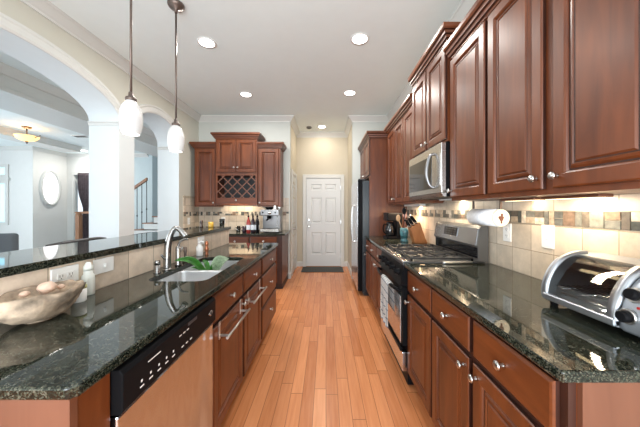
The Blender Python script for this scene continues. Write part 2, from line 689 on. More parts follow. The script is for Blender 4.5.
# crown moulding round the kitchen and hall
CR = [(0, 0), (0.012, 0.0), (0.016, 0.018), (0.030, 0.030), (0.048, 0.052), (0.070, 0.078), (0.080, 0.084), (0.085, 0.105), (0, 0.105)]
b = NB()
sweep(b, CR, [(XL, -1.6), (XL, YB), (HX0, YB), (HX0, YH), (HX1, YH), (HX1, YB), (XR, YB), (XR, -1.6)], side=-1, z=ZC - 0.105)
struct('trim_%d' % n_tr, b, 'trim'); n_tr += 1

# baseboards
BB = [(0, 0), (0.016, 0), (0.016, 0.09), (0.008, 0.105), (0, 0.11)]
b = NB(); sweep(b, BB, [(-0.70, YB), (HX0, YB), (HX0, YB + 0.19)], side=-1); struct('baseboard_left', b, 'trim')
b = NB(); sweep(b, BB, [(HX0, YH), (-0.52, YH)], side=-1); sweep(b, BB, [(0.40, YH), (HX1, YH), (HX1, YB), (0.62, YB)], side=-1)
struct('baseboard_back', b, 'trim')

# ---- living room and stair hall seen through the arches
b = NB(); box(b, -11.5, -8.2, 7.27, 7.4, 0, ZC); box(b, -8.33, -8.2, 7.4, 8.23, 0, ZC)
# oval opening is framed on the face; the wall itself stays whole
M['wall_lr'] = plain('painted_living_wall', (0.66, 0.66, 0.64), 0.6, noise_amt=0.01)
struct('wall_living', b, 'wall_lr')
b = NB()
box(b, -8.2, -7.97, 8.23, 8.35, 0, ZC); box(b, -7.97, -7.05, 8.23, 8.35, 2.39, ZC); box(b, -7.05, -6.2, 8.23, 8.35, 0, ZC)
struct('wall_living_back', b, 'wall_lr')
b = NB(); box(b, -8.6, -6.2, 9.2, 9.3, 0, ZC)
struct('wall_den', b, 'wall_blue')
b = NB(); box(b, -6.2, -5.62, 8.23, 8.35, 0, ZC); box(b, -5.62, -5.5, 8.23, 9.3, 0, ZC); box(b, -5.62, -5.03, 8.6, 8.72, 0, ZC); box(b, -5.03, -2.75, 8.25, 8.4, 0, ZC)
struct('wall_stair', b, 'wall_blue')
b = NB(); box(b, -11.5, -11.4, -3, 7.27, 0, ZC)
struct('wall_living_left', b, 'wall_cool')
b = NB(); sweep(b, CR, [(-11.4, 7.27), (-8.2, 7.27), (-8.2, 8.23), (-5.62, 8.23), ], side=-1, z=ZC - 0.105)
struct('trim_%d' % n_tr, b, 'trim'); n_tr += 1
# door casing of the living room doorway
b = NB()
box(b, -8.05, -7.97, 8.205, 8.23, 0, 2.47); box(b, -7.05, -6.97, 8.205, 8.23, 0, 2.47); box(b, -7.97, -7.05, 8.205, 8.23, 2.39, 2.47)
struct('trim_%d' % n_tr, b, 'trim'); n_tr += 1
# dropped beams of the living room ceiling
for x0, x1, z0 in ((-4.62, -3.92, 2.74), (-7.3, -6.9, 2.90)):
    b = NB()
    box(b, x0, x1, -1.6, 7.27, z0, ZC)
    for x, sgn in ((x0, -1), (x1, 1)):
        prism(b, [(x, ZC - 0.105), (x + sgn * 0.02, ZC - 0.105), (x + sgn * 0.07, ZC - 0.03), (x + sgn * 0.08, ZC), (x, ZC)], 'y', -1.6, 7.27)
        prism(b, [(x, z0), (x + sgn * 0.02, z0), (x + sgn * 0.02, z0 + 0.05), (x, z0 + 0.06)], 'y', -1.6, 7.27)
    if x0 == -4.62:
        beam = struct('trim_%d' % n_tr, b, 'trim')
    else:
        struct('trim_%d' % n_tr, b, 'trim')
    n_tr += 1

# window_1: sash window with transom and blinds on the living room wall
M['daylight'] = emit('window_daylight', (0.45, 0.82, 1.0), 0.62)
M['daylight2'] = emit('oval_daylight', (0.97, 0.95, 0.98), 0.60)
wx0, wx1 = -10.1, -8.86
b = NB()
Y0 = 7.27
for z0, z1 in ((2.18, 2.56), (0.86, 2.10)):
    box(b, wx0, wx0 + 0.09, Y0 - 0.03, Y0, z0, z1); box(b, wx1 - 0.09, wx1, Y0 - 0.03, Y0, z0, z1)
    box(b, wx0 + 0.09, wx1 - 0.09, Y0 - 0.03, Y0, z1 - 0.09, z1); box(b, wx0 + 0.09, wx1 - 0.09, Y0 - 0.03, Y0, z0, z0 + 0.09)
box(b, wx0 - 0.04, wx1 + 0.04, Y0 - 0.05, Y0, 2.10, 2.18)
win = struct('window_1', b, 'trim')
b = NB(); box(b, wx0 + 0.09, wx1 - 0.09, Y0 - 0.012, Y0 - 0.002, 2.27, 2.47); box(b, wx0 + 0.09, wx1 - 0.09, Y0 - 0.012, Y0 - 0.002, 0.95, 2.01)
obj('pane', b, 'daylight', win)
b = NB()
for i in range(26):
    z = 0.97 + i * 0.04
    box(b, wx0 + 0.10, wx1 - 0.20, Y0 - 0.028, Y0 - 0.016, z, z + 0.007)
obj('blind', b, 'white', win)
# window_2: oval window
b = NB()
cy, cz, ry, rz_ = 7.72, 1.935, 0.235, 0.47
N = 40
pr = [(0.0, 0.0), (0.0, 0.05), (0.05, 0.06), (0.07, 0.0)]
rings = [[(-8.2 + w, cy + (ry + o) * math.cos(2 * PI * i / N), cz + (rz_ + o) * math.sin(2 * PI * i / N)) for o, w in pr] for i in range(N)]
vr = [[b.verts.new(p) for p in r] for r in rings]
for i in range(N):
    for j in range(3):
        b.faces.new((vr[i][j], vr[(i + 1) % N][j], vr[(i + 1) % N][j + 1], vr[i][j + 1])).smooth = True
w2 = struct('window_2', b, 'trim')
b = NB()
b.faces.new([b.verts.new((-8.19, cy + ry * math.cos(2 * PI * i / N), cz + rz_ * math.sin(2 * PI * i / N))) for i in range(N)])
obj('pane', b, 'daylight2', w2)

# ------------------------------------------------------------------ bar wall, tile, backsplash
b = NB(); box(b, -1.30, -1.14, 0.60, 3.02, 0, 1.072)
wb = struct('wall_bar', b, 'wall')
b = NB(); box(b, -1.14, -1.128, 0.60, 3.02, 0.914, 1.072)
obj('tile_face', b, 'tile_bar', wb)

MOS = [plain('slate_%d' % i, c, 0.4, noise_amt=0.35, nscale=40) for i, c in enumerate(
    [(0.055, 0.06, 0.055), (0.14, 0.14, 0.125), (0.20, 0.135, 0.095), (0.42, 0.33, 0.24), (0.56, 0.49, 0.40), (0.10, 0.085, 0.07)])]


def mosaic(u0, u1, z0, z1, put, seed):
    rnd = random.Random(seed)
    t = NB()
    u = u0
    light = False
    g = 0.004
    while u < u1 - 0.02:
        k = rnd.random()
        w = min(rnd.choice((0.03, 0.045, 0.06)), u1 - u)
        h = (z1 - z0)
        if k < 0.45:
            cells = [(u, u + w, z0, z1)]
        elif k < 0.8:
            cells = [(u, u + w, z0, z0 + h * 0.5 - g / 2), (u, u + w, z0 + h * 0.5 + g / 2, z1)]
        else:
            cells = [(u, u + w * 0.5, z0, z1), (u + w * 0.5 + g, u + w, z0, z1)] if w > 0.05 else [(u, u + w, z0, z1)]
        for a_, c_, d_, e_ in cells:
            light = not light
            put(t, a_, c_, d_, e_, rnd.choice((4, 4, 3, 1) if light else (0, 0, 5, 2, 1)))
        u += w + g
    return t


M['grout'] = plain('grout', (0.42, 0.36, 0.28), 0.8)
b = NB(); box(b, XR - 0.012, XR, 0.60, 3.86, 0.914, 1.222); box(b, XR - 0.012, XR, 0.60, 3.86, 1.302, 1.385)
box(b, XR - 0.010, XR, 0.60, 3.86, 1.222, 1.302, 1)
bs = struct('trim_%d' % n_tr, b, ['tile_y', 'grout'], label='travertine tile backsplash on the right wall'); n_tr += 1
t = mosaic(0.60, 3.86, 1.226, 1.298, lambda t, a, c, d, e, mi: box(t, XR - 0.0155, XR - 0.009, a, c, d, e, mi), 3)
obj('mosaic_band', t, MOS, bs)
b = NB(); box(b, XL, -0.70, YB - 0.012, YB, 0.914, 1.185); box(b, XL, -0.70, YB - 0.012, YB, 1.262, 1.52)
box(b, XL, -0.70, YB - 0.010, YB, 1.185, 1.262, 1)
bs = struct('trim_%d' % n_tr, b, ['tile_x', 'grout'], label='travertine tile backsplash on the back wall'); n_tr += 1
t = mosaic(XL, -0.70, 1.19, 1.257, lambda t, a, c, d, e, mi: box(t, a, c, YB - 0.0155, YB - 0.009, d, e, mi), 8)
obj('mosaic_band', t, MOS, bs)
b = NB(); box(b, XL, XL + 0.012, 4.36, YB - 0.012, 0.914, 1.185); box(b, XL, XL + 0.012, 4.36, YB - 0.012, 1.262, 1.50)
box(b, XL, XL + 0.010, 4.36, YB - 0.012, 1.185, 1.262, 1); box(b, XL, XL + 0.02, 4.36, YB - 0.012, 1.50, 1.535, 2)
M['tile_cap'] = plain('tile_cap', (0.42, 0.36, 0.27), 0.4, noise_amt=0.2, nscale=30)
bs = struct('trim_%d' % n_tr, b, ['tile_y', 'grout', 'tile_cap'], label='travertine tile backsplash on the left wall'); n_tr += 1
t = mosaic(4.37, YB - 0.02, 1.19, 1.257, lambda t, a, c, d, e, mi: box(t, XL + 0.009, XL + 0.0155, a, c, d, e, mi), 11)
obj('mosaic_band', t, MOS, bs)

# ------------------------------------------------------------------ doors of the hall


def six_panel(bm, x0, x1, z0, z1, put):
    """put(u, w, z): w outwards."""
    W_, H_ = x1 - x0, z1 - z0
    us = (0.14 * W_, 0.455 * W_, 0.545 * W_, 0.86 * W_)
    zs = ((0.135, 0.385), (0.49, 0.78), (0.865, 0.935))
    # slab face built as a grid with sunk, raised panels
    xs = [x0, x0 + us[0], x0 + us[1], x0 + us[2], x0 + us[3], x1]
    zz = [z0]
    for a, c in zs:
        zz += [z0 + a * H_, z0 + c * H_]
    zz.append(z1)
    T = 0.03
    for i in range(5):
        for j in range(7):
            u0, u1, v0, v1 = xs[i], xs[i + 1], zz[j], zz[j + 1]
            if i in (1, 3) and j in (1, 3, 5):
                rings = []
                for ins, w in ((0, T), (0.012, T - 0.014), (0.03, T - 0.014), (0.05, T - 0.003)):
                    rings.append([put(u0 + ins, w, v0 + ins), put(u1 - ins, w, v0 + ins), put(u1 - ins, w, v1 - ins), put(u0 + ins, w, v1 - ins)])
                loops(bm, rings, cap0=False)
            else:
                bm.faces.new([bm.verts.new(put(u0, T, v0)), bm.verts.new(put(u1, T, v0)), bm.verts.new(put(u1, T, v1)), bm.verts.new(put(u0, T, v1))])
    loops(bm, [[put(x0, 0, z0), put(x1, 0, z0), put(x1, 0, z1), put(x0, 0, z1)], [put(x0, T, z0), put(x1, T, z0), put(x1, T, z1), put(x0, T, z1)]], cap1=False)


b = NB()
dx0, dx1, dz1 = -0.445, 0.330, 2.005
six_panel(b, dx0, dx1, 0.012, dz1, lambda u, w, z: (u, YH - 0.003 - w, z))
d1 = struct('door_1', b, 'door', label='white six panel door at the end of the hall')
b = NB()
for x in (dx0 + 0.06,):
    lathe(b, [(0.032, 0), (0.032, 0.006), (0.012, 0.012), (0.012, 0.035), (0.026, 0.045), (0.028, 0.06), (0.018, 0.07)], (x, YH - 0.033, 0.92), 16, (0, -1, 0))
obj('door_knob', b, 'satin', d1)
b = NB(); lathe(b, [(0.030, 0), (0.030, 0.012), (0.022, 0.018)], (dx0 + 0.06, YH - 0.033, 1.06), 16, (0, -1, 0))
obj('deadbolt', b, 'satin', d1)
for z in (0.25, 1.02, 1.80):
    b = NB(); box(b, dx1 - 0.006, dx1 + 0.012, YH - 0.045, YH - 0.028, z - 0.045, z + 0.045)
    obj('hinge', b, 'satin', d1)
b = NB()
cs = [(dx0 - 0.085, dx0 - 0.004, 0, dz1 + 0.09), (dx1 + 0.004, dx1 + 0.085, 0, dz1 + 0.09), (dx0 - 0.004, dx1 + 0.004, dz1 + 0.006, dz1 + 0.09)]
for x0, x1, z0, z1 in cs:
    bbox(b, x0, x1, YH - 0.045, YH, z0, z1, 0.006)
struct('trim_%d' % n_tr, b, 'trim'); n_tr += 1
# side door on the left hall wall
b = NB()
six_panel(b, 5.16, 5.80, 0.012, 2.005, lambda u, w, z: (HX0 - 0.022 + w, u, z))
d2 = struct('door_2', b, 'trim', label='white side door on the left of the hall')
b = NB(); lathe(b, [(0.03, 0), (0.03, 0.006), (0.012, 0.012), (0.012, 0.03), (0.026, 0.04), (0.02, 0.06)], (HX0 + 0.008, 5.22, 0.92), 16, (1, 0, 0))
obj('door_knob', b, 'satin', d2)
for z in (0.25, 1.80):
    b = NB(); box(b, HX0 + 0.002, HX0 + 0.014, 5.795, 5.82, z - 0.05, z + 0.05)
    obj('hinge', b, 'satin', d2)
b = NB()
for y0, y1, z0, z1 in ((5.075, 5.155, 0, 2.09), (5.805, 5.885, 0, 2.09), (5.155, 5.805, 2.01, 2.09)):
    bbox(b, HX0, HX0 + 0.02, y0, y1, z0, z1, 0.006)
struct('trim_%d' % n_tr, b, 'trim'); n_tr += 1

# doormat
M['mat'] = plain('doormat_weave', (0.055, 0.055, 0.052), 0.9, noise_amt=0.3, nscale=90, bump=0.5)
b = NB(); bbox(b, -0.52, 0.37, 5.38, 5.84, 0.0, 0.012, 0.004)
tag(obj('doormat', b, 'mat', origin=(-0.08, 5.6, 0)), 'dark grey doormat on the oak floor in front of the hall door', 'doormat')

# ------------------------------------------------------------------ cabinet kit


class Face:
    """Maps (u along, w outwards, z) onto a cabinet front."""

    def __init__(self, kind, front):
        self.k, self.f = kind, front

    def __call__(self, u, w, z):
        if self.k == 'R':
            return (self.f - w, u, z)
        if self.k == 'L':
            return (self.f + w, u, z)
        return (u, self.f - w, z)

    def out(self):
        return {'R': Vector((-1, 0, 0)), 'L': Vector((1, 0, 0)), 'B': Vector((0, -1, 0))}[self.k]


def fbox(bm, F, u0, u1, w0, w1, z0, z1, r=0, mi=0):
    a, c = F(u0, w0, z0), F(u1, w1, z1)
    x0, x1 = sorted((a[0], c[0])); y0, y1 = sorted((a[1], c[1])); zz0, zz1 = sorted((a[2], c[2]))
    (bbox(bm, x0, x1, y0, y1, zz0, zz1, r, mi=mi) if r else box(bm, x0, x1, y0, y1, zz0, zz1, mi))


def rings_on(bm, F, u0, u1, z0, z1, prof, dark=()):
    rr = []
    for ins, w in prof:
        rr.append([F(u0 + ins, w, z0 + ins), F(u1 - ins, w, z0 + ins), F(u1 - ins, w, z1 - ins), F(u0 + ins, w, z1 - ins)])
    n0 = len(bm.faces)
    loops(bm, rr)
    bm.faces.ensure_lookup_table()
    for k in dark:
        for f in bm.faces[n0 + 4 * k:n0 + 4 * k + 4]:
            f.material_index = 1


def raised_door(F, u0, u1, z0, z1, rail=0.058):
    bm = NB()
    t = 0.020
    rings_on(bm, F, u0, u1, z0, z1, [(0, 0.001), (0, t - 0.006), (0.003, t - 0.002), (0.007, t), (rail - 0.006, t), (rail, t - 0.004), (rail + 0.004, t - 0.012),
                                     (rail + 0.009, t - 0.012), (rail + 0.016, t - 0.006), (rail + 0.024, t - 0.004), (rail + 0.028, t - 0.008), (rail + 0.032, t - 0.008), (rail + 0.038, t - 0.003)], (0, 6, 10))
    return bm


def slab_front(F, u0, u1, z0, z1):
    bm = NB()
    t = 0.020
    rings_on(bm, F, u0, u1, z0, z1, [(0, 0.001), (0, t - 0.008), (0.004, t - 0.003), (0.010, t)], (0,))
    return bm


def knob_bm(F, u, z, s=1.0):
    bm = NB()
    p = F(u, 0.020, z)
    lathe(bm, [(0.008 * s, 0), (0.007 * s, 0.004), (0.0055 * s, 0.012), (0.008 * s, 0.017 * s), (0.0155 * s, 0.021 * s), (0.0160 * s, 0.025 * s), (0.012 * s, 0.029 * s), (0.004 * s, 0.031 * s)], p, 14, F.out())
    return bm


CAB_CROWN = [(0, 0), (0.014, 0), (0.014, 0.014), (0.026, 0.018), (0.030, 0.034), (0.042, 0.040), (0.046, 0.058), (0.056, 0.062), (0.064, 0.074), (0.064, 0.101), (0, 0.101)]


def cabinet(name, label, F, u0, u1, z0, z1, depth, doors=(), drawers=(), toe=True, group=None, cat='cabinet', mat='wood', crown=None, crown_z=None, frame='wood_shaded'):
    ctr = F((u0 + u1) / 2, -depth / 2, z0 if not toe else 0)
    t = thing(name, label, cat, ctr, group)
    bm = NB()
    fbox(bm, F, u0, u1, -depth, -0.02, z0, z1)
    obj('body', bm, mat, t)
    bm = NB(); fbox(bm, F, u0, u1, -0.02, 0.0, z0, z1)
    obj('face_frame', bm, frame, t)
    if toe:
        bm = NB(); fbox(bm, F, u0 + 0.002, u1 - 0.002, -depth, -0.075, 0, z0)
        obj('toe_kick', bm, 'toe', t)
    for d in doors:
        a, c, e, f, kb = d[:5]
        o = obj('door', raised_door(F, a, c, e, f), ['wood', 'glaze_and_shade'], t)
        for ku, kz in kb:
            obj('knob', knob_bm(F, ku, kz), 'satin', o)
    for d in drawers:
        a, c, e, f, kb = d
        o = obj('drawer', slab_front(F, a, c, e, f), ['wood_h', 'glaze_and_shade'], t)
        for ku, kz in kb:
            obj('knob', knob_bm(F, ku, kz), 'satin', o)
    if crown:
        bm = NB(); sweep(bm, CAB_CROWN, crown[0], side=crown[1], z=crown_z, dark=(2, 4, 6))  # downward crown faces painted dark as recess shade
        obj('crown_molding', bm, ['wood_h', 'glaze_and_shade'], t)
    return t


FR = Face('R', 0.610)      # right base fronts
FRU = Face('R', 0.920)     # right wall cabinets
FL = Face('L', -0.595)     # left base fronts
D = 1.213 - 0.610

# right base cabinets
Zt = 0.884
c = cabinet('base_cabinet', 'double cherry base cabinet at the near end of the right counter below the toaster oven', FR, 0.655, 1.462, 0.10, Zt, D,
        doors=[(0.677, 1.050, 0.125, 0.690, [(1.020, 0.645)]), (1.082, 1.455, 0.125, 0.690, [(1.112, 0.645)])],
        drawers=[(0.677, 1.050, 0.715, 0.862, [(0.864, 0.79)]), (1.082, 1.455, 0.715, 0.862, [(1.268, 0.79)])],
        group='cherry base cabinets')
b = NB(); box(b, 0.632, 1.213, 0.640, 0.6545, 0.0, Zt)
obj('end_panel', b, 'wood_panel', c)
cabinet('base_cabinet', 'narrow one-door cherry base cabinet beside the gas range, range on its far side', FR, 1.464, 1.900, 0.10, Zt, D,
        doors=[(1.478, 1.886, 0.125, 0.690, [(1.856, 0.645)])], drawers=[(1.478, 1.886, 0.715, 0.862, [(1.68, 0.79)])], group='cherry base cabinets')
far = [2.668, 3.06, 3.46, 3.86]
dr, ds = [], []
for i in range(3):
    a, e = far[i] + 0.012, far[i + 1] - 0.012
    dr.append((a, e, 0.715, 0.862, [((a + e) / 2, 0.79)]))
    ds.append((a, e, 0.125, 0.690, [(a + 0.03 if i == 1 else e - 0.03, 0.645)]))
cabinet('base_cabinet', 'cherry base cabinet with three drawers between range and black fridge', FR, far[0], far[3], 0.10, Zt, D, doors=ds, drawers=dr, group='cherry base cabinets')

# left base cabinets
DL = -0.595 + 1.138
c = thing('end_panel', 'cherry end panel closing the near end of the sink counter', 'panel', (-0.87, 0.62, 0))
b = NB(); box(b, -1.299, -0.572, 0.580, 0.5985, 0, Zt)
tag(obj('panel', b, 'wood_panel', c), 'lighter veneer panel facing the camera')
b = NB(); bbox(b, -0.640, -0.574, 0.599, 0.692, 0, Zt, 0.002)
obj('stile', b, 'wood', c)
b = NB(); box(b, -1.136, -0.640, 0.600, 0.690, 0, Zt)
obj('filler', b, 'wood', c)


def bar_handle(F, u0, u1, z):
    bm = NB()
    w = 0.075
    for u in (u0, u1):
        fbox(bm, F, u - 0.006, u + 0.006, 0.0205, w, z - 0.006, z + 0.006, 0.002)
        fbox(bm, F, u - 0.010, u + 0.010, 0.0205, 0.0245, z - 0.02, z + 0.075, 0.0015)
    tube(bm, [F(u0 - 0.03, w, z), F(u1 + 0.03, w, z)], 0.008, 10)
    return bm


c = cabinet('sink_base_cabinet', 'cherry sink cabinet with towel bars across its two doors', FL, 1.305, 2.335, 0.10, Zt - 0.245, DL,
            doors=[(1.335, 1.802, 0.125, 0.690, []), (1.838, 2.305, 0.125, 0.690, [])],
            drawers=[(1.335, 1.802, 0.715, 0.862, [(1.57, 0.79)]), (1.838, 2.305, 0.715, 0.862, [(2.07, 0.79)])], group='sink side base cabinets')
# upper rails round the sink opening
b = NB(); fbox(b, FL, 1.305, 2.335, -0.02, 0.0, Zt - 0.245, Zt)
obj('top_rail', b, 'wood_shaded', c)
for u_ in (1.305, 2.315):
    b = NB(); fbox(b, FL, u_, u_ + 0.02, -DL, -0.02, Zt - 0.245, Zt)
    obj('side_rail', b, 'wood', c)
dd = [o for o in c.children if o.name.startswith('door')]
for o, (a, e) in zip(sorted(dd, key=lambda o: o.name), ((1.36, 1.76), (1.87, 2.26))):
    obj('towel_bar', bar_handle(FL, a + 0.04, e - 0.02, 0.630), 'satin', o)
    obj('knob', knob_bm(FL, 1.780 if a < 1.5 else 1.860, 0.66), 'satin', o)
cabinet('drawer_base_cabinet', 'three-drawer cherry base cabinet at the far end of the sink counter', FL, 2.337, 3.02, 0.10, Zt, DL,
        drawers=[(2.36, 3.00, 0.715, 0.862, [(2.68, 0.79)]), (2.36, 3.00, 0.415, 0.690, [(2.68, 0.56)]), (2.36, 3.00, 0.125, 0.390, [(2.68, 0.28)])], group='sink side base cabinets')

# right wall cabinets
ZU0, ZU1 = 1.370, 2.44
UD = 1.213 - 0.920
cz = 2.385
cabinet('wall_cabinet', 'large two-door cherry wall cabinet above the toaster oven', FRU, 0.62, 1.466, ZU0, ZU1, UD,
        doors=[(0.665, 1.037, 1.393, 2.385, [(1.012, 1.440)]), (1.085, 1.453, 1.393, 2.385, [(1.112, 1.440)])], toe=False, group='cherry wall cabinets', frame='wood',
        crown=([(1.21, 0.62), (0.920, 0.62), (0.920, 1.466)], 1), crown_z=cz + 0.010)
cabinet('wall_cabinet', 'narrow one-door cherry wall cabinet just in front of the microwave', FRU, 1.468, 1.902, ZU0, ZU1, UD,
        doors=[(1.480, 1.892, 1.393, 2.385, [(1.866, 1.440)])], toe=False, group='cherry wall cabinets', frame='wood',
        crown=([(0.920, 1.468), (0.920, 1.902)], 1), crown_z=cz + 0.010)
FRM = Face('R', 0.895)
cabinet('wall_cabinet', 'raised cherry wall cabinet with two short doors above the microwave', FRM, 1.904, 2.662, 1.812, 2.585, 1.213 - 0.895,
        doors=[(1.918, 2.268, 1.830, 2.525, [(2.238, 1.875)]), (2.292, 2.646, 1.830, 2.525, [(2.322, 1.875)])], toe=False, group='cherry wall cabinets', frame='wood',
        crown=([(1.21, 1.904), (0.895, 1.904), (0.895, 2.640)], 1), crown_z=2.535)
cabinet('wall_cabinet', 'three-door cherry wall cabinet between microwave and fridge surround', FRU, 2.664, 3.862, ZU0, ZU1, UD,
        doors=[(2.685, 3.030, 1.393, 2.385, []), (3.055, 3.420, 1.393, 2.385, [(3.395, 1.440)]), (3.440, 3.805, 1.393, 2.385, [(3.466, 1.440)])], toe=False, group='cherry wall cabinets', frame='wood',
        crown=([(0.920, 2.664), (0.920, 3.862)], 1), crown_z=cz + 0.010)
# fridge surround: tall panel and cabinet above the fridge
FF = Face('R', 0.66)
c = cabinet('fridge_cabinet', 'cherry cabinet above the fridge with tall side panel down to the floor', FF, 3.865, 4.88, 1.80, 2.44, 1.213 - 0.66,
            doors=[(3.90, 4.36, 1.82, 2.375, [(4.335, 1.86)]), (4.38, 4.85, 1.82, 2.375, [(4.405, 1.86)])], toe=False, group='cherry wall cabinets', frame='wood',
            crown=([(0.915, 3.865), (0.66, 3.865), (0.66, 4.88)], 1), crown_z=2.355)
b = NB(); box(b, 0.645, 1.213, 3.864, 3.884, 0, 1.80)
tag(obj('side_panel', b, M['wood'], c), 'tall cherry panel beside the fridge')

# back wall cabinets
FB = Face('B', 4.57)
BD = 4.883 - 4.57
cabinet('wall_cabinet', 'tall narrow cherry wall cabinet left of the wine rack', FB, -2.31, -1.925, 1.35, 2.42, BD,
        doors=[(-2.295, -1.945, 1.37, 2.36, [(-1.968, 1.42)])], toe=False, group='back wall cabinets', frame='wood', crown=([(-2.31, 4.88), (-2.31, 4.57), (-1.925, 4.57)], -1), crown_z=2.375)
cabinet('wall_cabinet', 'tall narrow cherry wall cabinet right of the wine rack, above the espresso machine', FB, -1.197, -0.80, 1.35, 2.42, BD,
        doors=[(-1.180, -0.83, 1.37, 2.36, [(-1.158, 1.42)])], toe=False, group='back wall cabinets', frame='wood', crown=([(-1.197, 4.57), (-0.80, 4.57), (-0.80, 4.88)], -1), crown_z=2.375)
FBC = Face('B', 4.53)
c = thing('wine_rack_cabinet', 'raised cherry wall cabinet with lattice wine rack under two doors', 'cabinet', (-1.56, 4.70, 1.38), 'back wall cabinets')
b = NB()
fbox(b, FBC, -1.923, -1.199, -0.35, 0, 1.895, 2.58)
fbox(b, FBC, -1.923, -1.892, -0.35, 0, 1.38, 1.895); fbox(b, FBC, -1.230, -1.199, -0.35, 0, 1.38, 1.895)
fbox(b, FBC, -1.923, -1.199, -0.35, -0.33, 1.38, 1.895); fbox(b, FBC, -1.892, -1.230, -0.33, 0.0, 1.49, 1.505)
obj('body', b, 'wood', c)
b = NB(); fbox(b, FBC, -1.892, -1.230, -0.33, -0.325, 1.505, 1.895)
obj('rack_back', b, 'black_matte', c)
b = NB()  # valance rail with a gentle arch
pts = [(-1.923, 1.495), (-1.923, 1.38)]
for i in range(13):
    s = i / 12
    pts.append((-1.87 + 0.618 * s, 1.38 + 0.022 * math.sin(PI * s)))
pts += [(-1.199, 1.38), (-1.199, 1.495)]
prism(b, pts, 'y', 4.53 - 0.006, 4.55)
o = obj('valance', b, 'wood_h', c)
obj('knob', knob_bm(Face('B', 4.545), -1.56, 1.46), 'satin', o)
b = NB()
for sgn in (1, -1):
    for k in range(-4, 8):
        u = -1.892 + 0.06 + k * 0.165
        p0 = Vector((u, 1.50)) if sgn > 0 else Vector((u, 1.90))
        # clip a 45 degree bar to the rack opening
        L = 0.400
        a = [(u, 1.50), (u + L, 1.90)] if sgn > 0 else [(u, 1.90), (u + L, 1.50)]
        (xa, za), (xb, zb) = a
        t0 = max(0, (-1.892 - xa) / (xb - xa)); t1 = min(1, (-1.230 - xa) / (xb - xa))
        if t1 - t0 < 0.05:
            continue
        xa2, za2 = xa + (xb - xa) * t0, za + (zb - za) * t0
        xb2, zb2 = xa + (xb - xa) * t1, za + (zb - za) * t1
        nx, nz = -(zb - za), (xb - xa)
        ln = math.hypot(nx, nz)
        nx, nz = nx / ln * 0.008, nz / ln * 0.008
        yy = 4.532 if sgn > 0 else 4.538
        prism(b, [(xa2 + nx, za2 + nz), (xb2 + nx, zb2 + nz), (xb2 - nx, zb2 - nz), (xa2 - nx, za2 - nz)], 'y', yy, yy + 0.012)
obj('wine_lattice', b, 'wood_panel', c)
for a, e, k in ((-1.905, -1.570, -1.595), (-1.552, -1.217, -1.527)):
    o = obj('door', raised_door(FBC, a, e, 1.950, 2.515), ['wood', 'glaze_and_shade'], c)
    obj('knob', knob_bm(FBC, k, 2.03), 'satin', o)
b = NB(); sweep(b, CAB_CROWN, [(-1.923, 4.88), (-1.923, 4.53), (-1.199, 4.53), (-1.199, 4.88)], side=-1, z=2.53, dark=(2, 4, 6))
obj('crown_molding', b, ['wood_h', 'glaze_and_shade'], c)

# back base cabinet
FBB = Face('B', 4.20)
cabinet('base_cabinet', 'cherry base cabinet under the espresso machine on the back wall', FBB, -2.38, -0.71, 0.10, Zt, 4.885 - 4.20,
        doors=[(-1.675, -1.245, 0.125, 0.690, [(-1.275, 0.645)]), (-1.22, -0.79, 0.125, 0.690, [(-1.19, 0.645)])],
        drawers=[(-2.36, -1.70, 0.715, 0.862, [(-2.03, 0.79)]), (-1.675, -1.245, 0.715, 0.862, [(-1.46, 0.79)]), (-1.22, -0.79, 0.715, 0.862, [(-1.005, 0.79)])])

# ------------------------------------------------------------------ granite


def slab(name, outer, label, hole=None, z0=0.884, z1=0.914, bev=0.006):
    bm = NB()
    ov = [bm.verts.new((x, y, z1)) for x, y in outer]
    es = [bm.edges.new((ov[i], ov[(i + 1) % len(ov)])) for i in range(len(ov))]
    if hole:
        hv = [bm.verts.new((x, y, z1)) for x, y in hole]
        es += [bm.edges.new((hv[i], hv[(i + 1) % len(hv)])) for i in range(len(hv))]
    bmesh.ops.triangle_fill(bm, use_beauty=True, edges=es)
    r = bmesh.ops.extrude_face_region(bm, geom=bm.faces[:])
    for v in r['geom']:
        if isinstance(v, bmesh.types.BMVert):
            v.co.z = z0
    o = obj(name, bm, 'granite', origin=(sum(p[0] for p in outer) / len(outer), sum(p[1] for p in outer) / len(outer), z0), bevel=bev)
    return tag(o, label, 'countertop')


slab('countertop', [(0.574, 0.632), (1.203, 0.632), (1.203, 1.903), (0.574, 1.903)], 'near dark granite countertop on the right carrying the toaster oven')
slab('countertop', [(0.574, 2.667), (1.203, 2.667), (1.203, 3.862), (0.574, 3.862)], 'dark granite countertop beyond the range carrying the knife block')
slab('countertop', [(-1.127, 0.575), (-0.575, 0.575), (-0.558, 0.592), (-0.558, 3.045), (-1.127, 3.045)],
     'dark granite countertop on the left with the steel sink', hole=roundrect(-1.00, -0.665, 1.43, 2.14, 0.06))
slab('countertop', [(XL + 0.014, 4.165), (-0.66, 4.165), (-0.66, 4.886), (XL + 0.014, 4.886)], 'dark granite countertop on the back wall carrying the espresso machine')
slab('bar_ledge', [(-1.525, 0.56), (-1.112, 0.56), (-1.112, 3.05), (-1.525, 3.05)], 'raised dark granite bar ledge above the tiled half wall', z0=1.074, z1=1.106)

